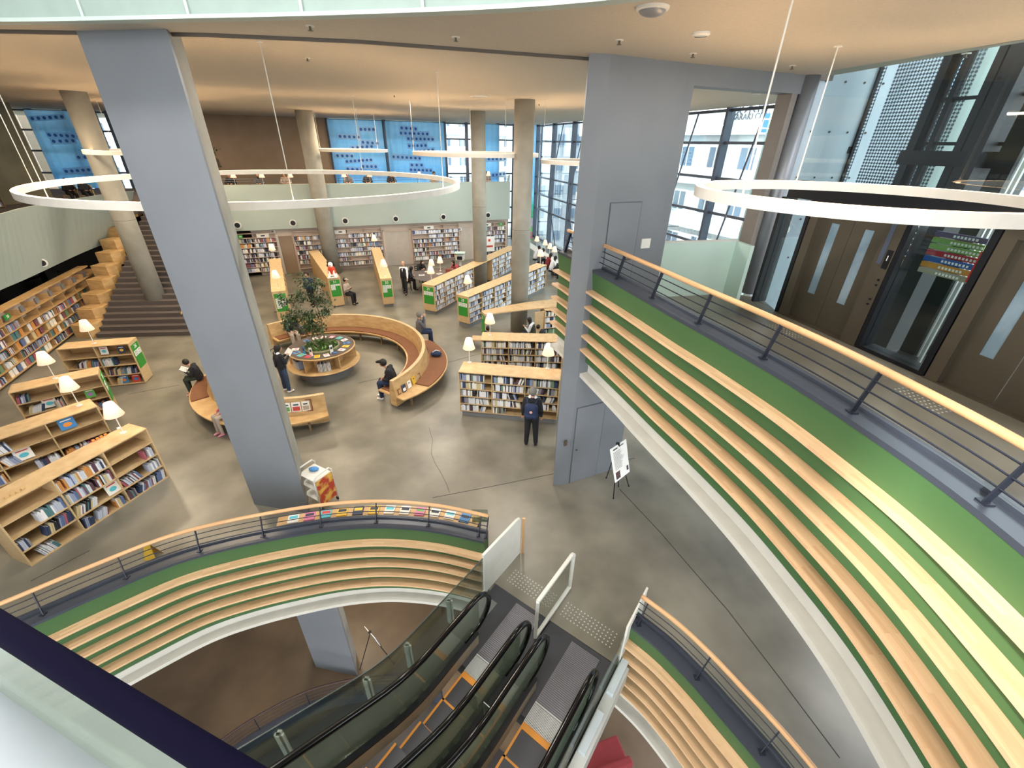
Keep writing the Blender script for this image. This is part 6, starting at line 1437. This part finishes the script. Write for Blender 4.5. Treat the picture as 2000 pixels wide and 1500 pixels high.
# tall bookcase of the left mezzanine
a = Vector((-23.9, 11.0)); b_ = Vector((-23.9, 21.0)); t = thing('mezzanine_bookcase', 'tall dark bookcase full of books on the left mezzanine wall', 'bookcase', (a.x, a.y, 4.0), math.pi/2)
M0 = t.matrix_basis.copy()
MB().box((5, -.0, 1.15), (10, .03, 2.3)).build('back_panel', M_bark, t)
for r in range(7): MB().box((5, -.2, .05+r*.33), (10, .4, .025)).build('shelf', M_bark, t)
for k in range(11): MB().box((k*1.0, -.2, 1.1), (.03, .38, 2.2)).build('divider', M_bark, t)
rnd = random.Random(77)
for k in range(10):
    for r in range(6): fill(M0, k+.04, k+.96, -.36, .065+r*.33, .3, 'muted', rnd)
d = area('cove_light', (-23.7, 16, 6.75), .12, 70, (1, .78, .4), (0, 0, 0), 10); d.rotation_euler = (math.radians(150), 0, math.radians(90)); d.data.size = .15; d.data.size_y = 10; d.rotation_euler = (0, math.radians(150), 0)

# ================================================================== SMALL THINGS
# seated dog figure on bookcase 31
p = P(650, 541, 1.4); t = thing('dog_figurine', 'seated black and white dog figure in an orange coat on bookcase 31', 'figurine', (p.x, p.y, 1.4), math.radians(15))
MB().cap((0, .05, .18), (0, -.02, .42), .17, .13).cap((-.09, -.08, .30), (-.10, -.12, .04), .045, .035).cap((.09, -.08, .30), (.10, -.12, .04), .045, .035).cap((-.12, .0, .1), (-.14, -.14, .04), .08, .04).cap((.12, .0, .1), (.14, -.14, .04), .08, .04).cap((0, .15, .12), (0, .34, .06), .04, .02).cap((0, -.02, .45), (0, -.05, .60), .09, .11).cap((0, -.06, .60), (0, -.17, .57), .075, .05).build('body', M_paper, t, remesh=.014)
MB().cap((0, .06, .22), (0, -.01, .40), .19, .155).build('coat', mat('coat_orange', '#d8431f', .6), t, smooth=True)
for sx in (-1, 1): MB().cap((sx*.10, .0, .66), (sx*.14, .03, .52), .035, .045).build('ear', M_black, t, smooth=True); MB().sph((sx*.045, -.13, .63), .014).build('eye', M_black, t)
MB().cap((-.1, -.01, .70), (.1, -.01, .70), .05).build('black_patch', M_black, t, smooth=True); MB().sph((0, -.21, .58), .022).build('nose', M_black, t)
MB().box((0, -.02, .01), (.42, .46, .02)).build('base', M_white, t)
# book trolley beside the left pillar
q = P(640, 993); t = thing('book_trolley', 'white metal book trolley with orange and red picture panel beside the left pillar', 'trolley', (q.x+.02, q.y+.1, 0), math.radians(62))
for y in (0, .52):
    MB().tube([(-.22, y, .08), (-.22, y, .86), (-.17, y, .93), (.17, y, .93), (.22, y, .86), (.22, y, .08)], .018, 8).build('end_frame', M_white, t, smooth=True)
pp_ = MB().box((0, -.02, .48), (.40, .012, .66)).build('picture_panel', mat('panel_print', '#d9b050', .6, col2='#b0402c', scale=5, detail=6, lo=.45, hi=.55), t)
for z in (.25, .55, .80): MB().box((0, .26, z), (.40, .52, .02)).build('shelf', M_white, t)
for x in (-.2, .2):
    for y in (0, .52): MB().tube([(x, y, .04), (x+.02, y, .04)], .04, 12).build('wheel', M_black, t)
t2 = thing('folded_bag', 'blue folded bag on top of the book trolley', 'bag', (q.x-.25, q.y+.3, .82)); MB().sph((0, 0, .03), .09, 12, 8, (1.2, .8, .4)).build('bag_body', CM[3], t2, smooth=True)
# counter behind the left balcony with leaflets
cc = offs(curA, .46); i0, i1 = 44, 71
t = thing('leaflet_counter', 'curved maple counter covered with leaflets behind the left balcony ledge', 'counter', (cc[58].x, cc[58].y, 0))
SB(MB().sweep(cc[i0:i1], [(-.17, .66), (.17, .66), (.17, .695), (-.17, .695)]), 'counter_top', M_woodo, t); SB(MB().sweep(cc[i0:i1], [(.10, 0), (.14, 0), (.14, .66), (.10, .66)]), 'front_panel', M_woodo, t)
LC = [(4, 'ivory'), (9, 'rose'), (7, 'turquoise'), (1, 'yellow'), (8, 'dark'), (1, 'yellow'), (4, 'ivory'), (4, 'ivory'), (9, 'rose'), (4, 'ivory'), (4, 'ivory'), (3, 'blue')]
for k in range(12):
    j = i0+2+k*2; p = offs(curA, .50)[j]; tg = cc[min(j+1, len(cc)-1)]-cc[j-1]; o = thing('leaflet_stack', '%s leaflet stack on the curved counter, %s from left' % (LC[k][1], ordw(k)), 'leaflets', (p.x, p.y, .695), math.atan2(tg.y, tg.x), 'leaflets on the curved counter')
    MB().box((0, 0, .012), (.19, .21, .024)).build('sheets', CM[LC[k][0]], o); MB().box((0, .03, .0245), (.15, .07, .001)).build('print', M_ink if k % 2 else CM[(LC[k][0]+3) % 10], o)
p = offs(curA, .5)[70]; t = thing('acrylic_stand', 'clear acrylic leaflet stand at the right end of the curved counter', 'stand', (p.x+.02, p.y, .695)); MB().box((0, 0, .16), (.3, .01, .32)).build('clear_sheet', M_glassr, t); MB().box((0, .05, .01), (.3, .12, .01)).build('foot', M_glassr, t)
t = thing('folding_sign', 'yellow folded paper sign on the floor beyond the left railing', 'sign', tuple(P(300, 1085))); 
q = P(300, 1088); t.location = q; MB().add([(-.12, -.08, 0), (.12, -.08, 0), (.06, 0, .34), (-.06, 0, .34)], [(0, 1, 2, 3)]).build('front_leaf', CM[1], t); MB().add([(-.12, .1, 0), (.12, .1, 0), (.06, .005, .34), (-.06, .005, .34)], [(0, 1, 2, 3)]).build('back_leaf', CM[1], t)
for k, (u, v) in enumerate(((14, 972), (183, 862), (232, 838))):
    p = P(u, v, 1.38); t = thing('block_letters', ['small wooden letter blocks on the left part of the nearest left bookcase', 'orange toy figures on top of the nearest left bookcase', 'tiny white card beside the lamp on the nearest left bookcase'][k], 'toy', (p.x, p.y, 1.38), math.radians(70))
    for j in range(4 if k < 2 else 1): MB().box((j*.075, 0, .022), (.05, .035, .044) if k else (.055, .04, .05)).build('block' if k == 0 else 'piece', M_woodo if k == 0 else (CM[6] if k == 1 else M_paper), t, bevel=.006)
# poster easels
def easel(label, feet, corners, rear, z0, lab2):
    t = thing('easel', label, 'easel', (feet[0].x, feet[0].y, z0)); topc = (corners[0]+corners[1])/2
    for f in feet: SB(MB().tube([f, topc+Vector((0, 0, -.05))], .012, 8), 'leg', M_black, t); SB(MB().sph(f+Vector((0, 0, .015)), .02), 'foot', M_black, t)
    SB(MB().tube([rear, topc+Vector((0, 0, -.02))], .012, 8), 'leg', M_black, t)
    SB(MB().box(tuple(topc), (.07, .05, .06)), 'clip', M_black, t)
    bd = thing('poster_board', lab2, 'poster', tuple((corners[2]+corners[3])/2)); a, b2, c, d_ = corners; n_ = (b2-a).cross(d_-a).normalized(); n_ = -n_ if n_.dot(Vector((0, 0, CH))-a) < 0 else n_
    SB(MB().add([v+n_*o for o in (.0, .012) for v in (a, b2, c, d_)], [(3, 2, 1, 0), (4, 5, 6, 7), (0, 1, 5, 4), (1, 2, 6, 5), (2, 3, 7, 6), (3, 0, 4, 7)]), 'board', M_paper, bd)
    def q(x, y): return a.lerp(b2, x).lerp(d_.lerp(c, x), y)+n_*.0135
    return bd, q
def rect(q, x0, x1, y0, y1): return MB().add([q(x0, y0), q(x1, y0), q(x1, y1), q(x0, y1)], [(0, 1, 2, 3)])
cr_ = [P(1191, 878, 1.50), P(1222, 857, 1.50), P(1229, 921, .82), P(1201, 943, .82)]
bd, q = easel('black tripod easel standing on the floor under the lobby balcony', [P(1198, 974), P(1228, 950), P(1184, 934)], cr_, P(1208, 951), 0, 'white text poster with two small photos on the black easel under the balcony')
b = MB(); rnd = random.Random(4)
for k in range(15):
    y = .16+k*.036; b.add([q(.12, y), q(.12+rnd.uniform(.3, .78), y), q(.12+.5, y+.010), q(.12, y+.010)], [(0, 1, 2, 3)])
SB(b, 'text_lines', M_ink, bd); SB(rect(q, .1, .38, .74, .95), 'photo', mat('photo_dark_red', '#5a2420', .5, col2='#1c1618', scale=12), bd); SB(rect(q, .82, .95, .76, .90), 'photo', mat('photo_dark', '#2a2030', .5), bd); SB(rect(q, .14, .42, .06, .10), 'heading', M_ink, bd); SB(rect(q, .50, .80, .06, .09), 'heading', M_ink, bd)
c0 = P(712, 1223, -4.6); c1 = P(733, 1246, -4.75); c2 = P(743, 1261, -5.35); c3 = P(722, 1236, -5.25)
bd, q = easel('black tripod easel on the lower floor seen through the round opening', [P(703, 1308, -6.5), P(770, 1297, -6.5)], [c0, c1, c2, c3], P(745, 1262, -6.5), -6.5, 'narrow white poster on the easel of the lower floor')
SB(rect(q, .3, .7, .3, .6), 'print', mat('print_grey', '#9aa0aa', .7), bd)
# lower floor: its own opening with railing and red seat
curE = spline([P(385, 1475, -5.5), P(430, 1447, -5.5), P(500, 1400, -5.5), P(600, 1350, -5.5), P(700, 1325, -5.5), P(790, 1318, -5.5), P(860, 1330, -5.5)], 30)
t = thing('lower_railing', 'dark curved railing with bars on the lower floor', 'railing', (curE[15].x, curE[15].y, -6.5))
SB(MB().tube([(p.x, p.y, -5.5) for p in curE], .03, 8), 'handrail', mat('dark_red_wood', '#33201c', .5), t, smooth=True)
for z in (-5.65, -5.8, -5.95): SB(MB().tube([(p.x, p.y, z) for p in curE], .008, 6), 'bar', M_steel, t)
for i in range(0, 31, 6): SB(MB().tube([(curE[i].x, curE[i].y, -6.5), (curE[i].x, curE[i].y, -5.5)], .012, 6), 'post', M_steel, t)
SB(MB().sweep(curE, [(-.12, -6.49), (.04, -6.49), (.04, -6.1), (-.12, -6.1)]), 'kerb_wall', M_ledge, t)
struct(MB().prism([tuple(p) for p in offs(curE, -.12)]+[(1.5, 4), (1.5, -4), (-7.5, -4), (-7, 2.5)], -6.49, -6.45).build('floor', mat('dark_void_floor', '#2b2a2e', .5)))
p = P(1172, 1497, -6.5); t = thing('red_sofa', 'dark red seat on the lower floor below the side deck', 'sofa', (p.x, p.y, -6.5), .3); MB().box((0, 0, .22), (1.2, .7, .44)).build('seat', M_redf, t, bevel=.05); MB().box((0, -.3, .5), (1.2, .2, .5)).build('backrest', M_redf, t, bevel=.05)
# potted plant and no-entry board by the far wall
p = P(447, 530); t = thing('potted_plant', 'leafy green potted plant by the narrow window behind the left pillar', 'plant', (p.x, p.y, 0)); MB().lathe((0, 0, 0), [(.16, 0), (.22, .4), (.2, .42), (.001, .4)], 24).build('pot', M_black, t); MB().tube([(0, 0, .4), (.05, 0, .9), (0, .05, 1.4)], [.02, .015, .008], 8).build('stem', M_bark, t)
b = MB()
for k in range(160):
    q0 = Vector((rnd.gauss(0, .16), rnd.gauss(0, .16), rnd.uniform(.6, 1.7))); d_ = Vector((rnd.gauss(0, 1), rnd.gauss(0, 1), rnd.gauss(0, .6))).normalized()*.16; s_ = d_.cross(Vector((0, 0, 1))).normalized()*.04; b.add([q0, q0+d_*.5+s_, q0+d_, q0+d_*.5-s_], [(0, 1, 2, 3)])
b.build('foliage', M_leaf, t)
p = P(415, 352, 4.9); t = thing('potted_plant', 'green plant top on the mezzanine right of the left pillar', 'plant', (p.x-1, p.y+2, 4.0)); MB().lathe((0, 0, 0), [(.16, 0), (.22, .4), (.001, .4)], 24).build('pot', M_black, t); b = MB()
for k in range(160):
    q0 = Vector((rnd.gauss(0, .2), rnd.gauss(0, .2), rnd.uniform(.4, 2.6))); d_ = Vector((rnd.gauss(0, 1), rnd.gauss(0, 1), rnd.gauss(0, .6))).normalized()*.22; s_ = d_.cross(Vector((0, 0, 1))).normalized()*.06; b.add([q0, q0+d_*.5+s_, q0+d_, q0+d_*.5-s_], [(0, 1, 2, 3)])
b.build('foliage', M_leaf, t)
q = FW_(fdist(953), 1.0, .3); t = thing('notice_board', 'white notice board with a red dot before the right wall shelf', 'sign', (q.x, q.y, 0), math.atan2(fd.y, fd.x)); MB().box((0, 0, 1.0), (.75, .03, 1.0)).build('board', M_paper, t); MB().box((0, 0, .25), (.05, .05, .5)).build('stand', M_grey, t); MB().tube([(0, -.016, 1.25), (0, -.022, 1.25)], .09, 20).build('red_dot', CM[0], t); MB().box((0, -.02, .85), (.5, .004, .12)).build('red_band', CM[0], t)
q = Vector((PL(415, 330, bw0, bw1).x, BW(PL(415, 330, bw0, bw1).x)-.1, 5.6)); t = thing('wall_poster', 'small poster with red sign on the brown mezzanine wall', 'poster', tuple(q)); MB().box((0, 0, 0), (1.0, .02, .5)).build('sheet', mat('tan_poster', '#8d7f72', .7), t); MB().box((0, -.015, -.12), (.8, .01, .05)).build('red_line', CM[0], t)
# all remaining books, past the three hundred that show largest
o = STUFF.build('books', BM); tag(o, 'the many smaller books filling the remaining shelves of the library', 'books', None, 'stuff')
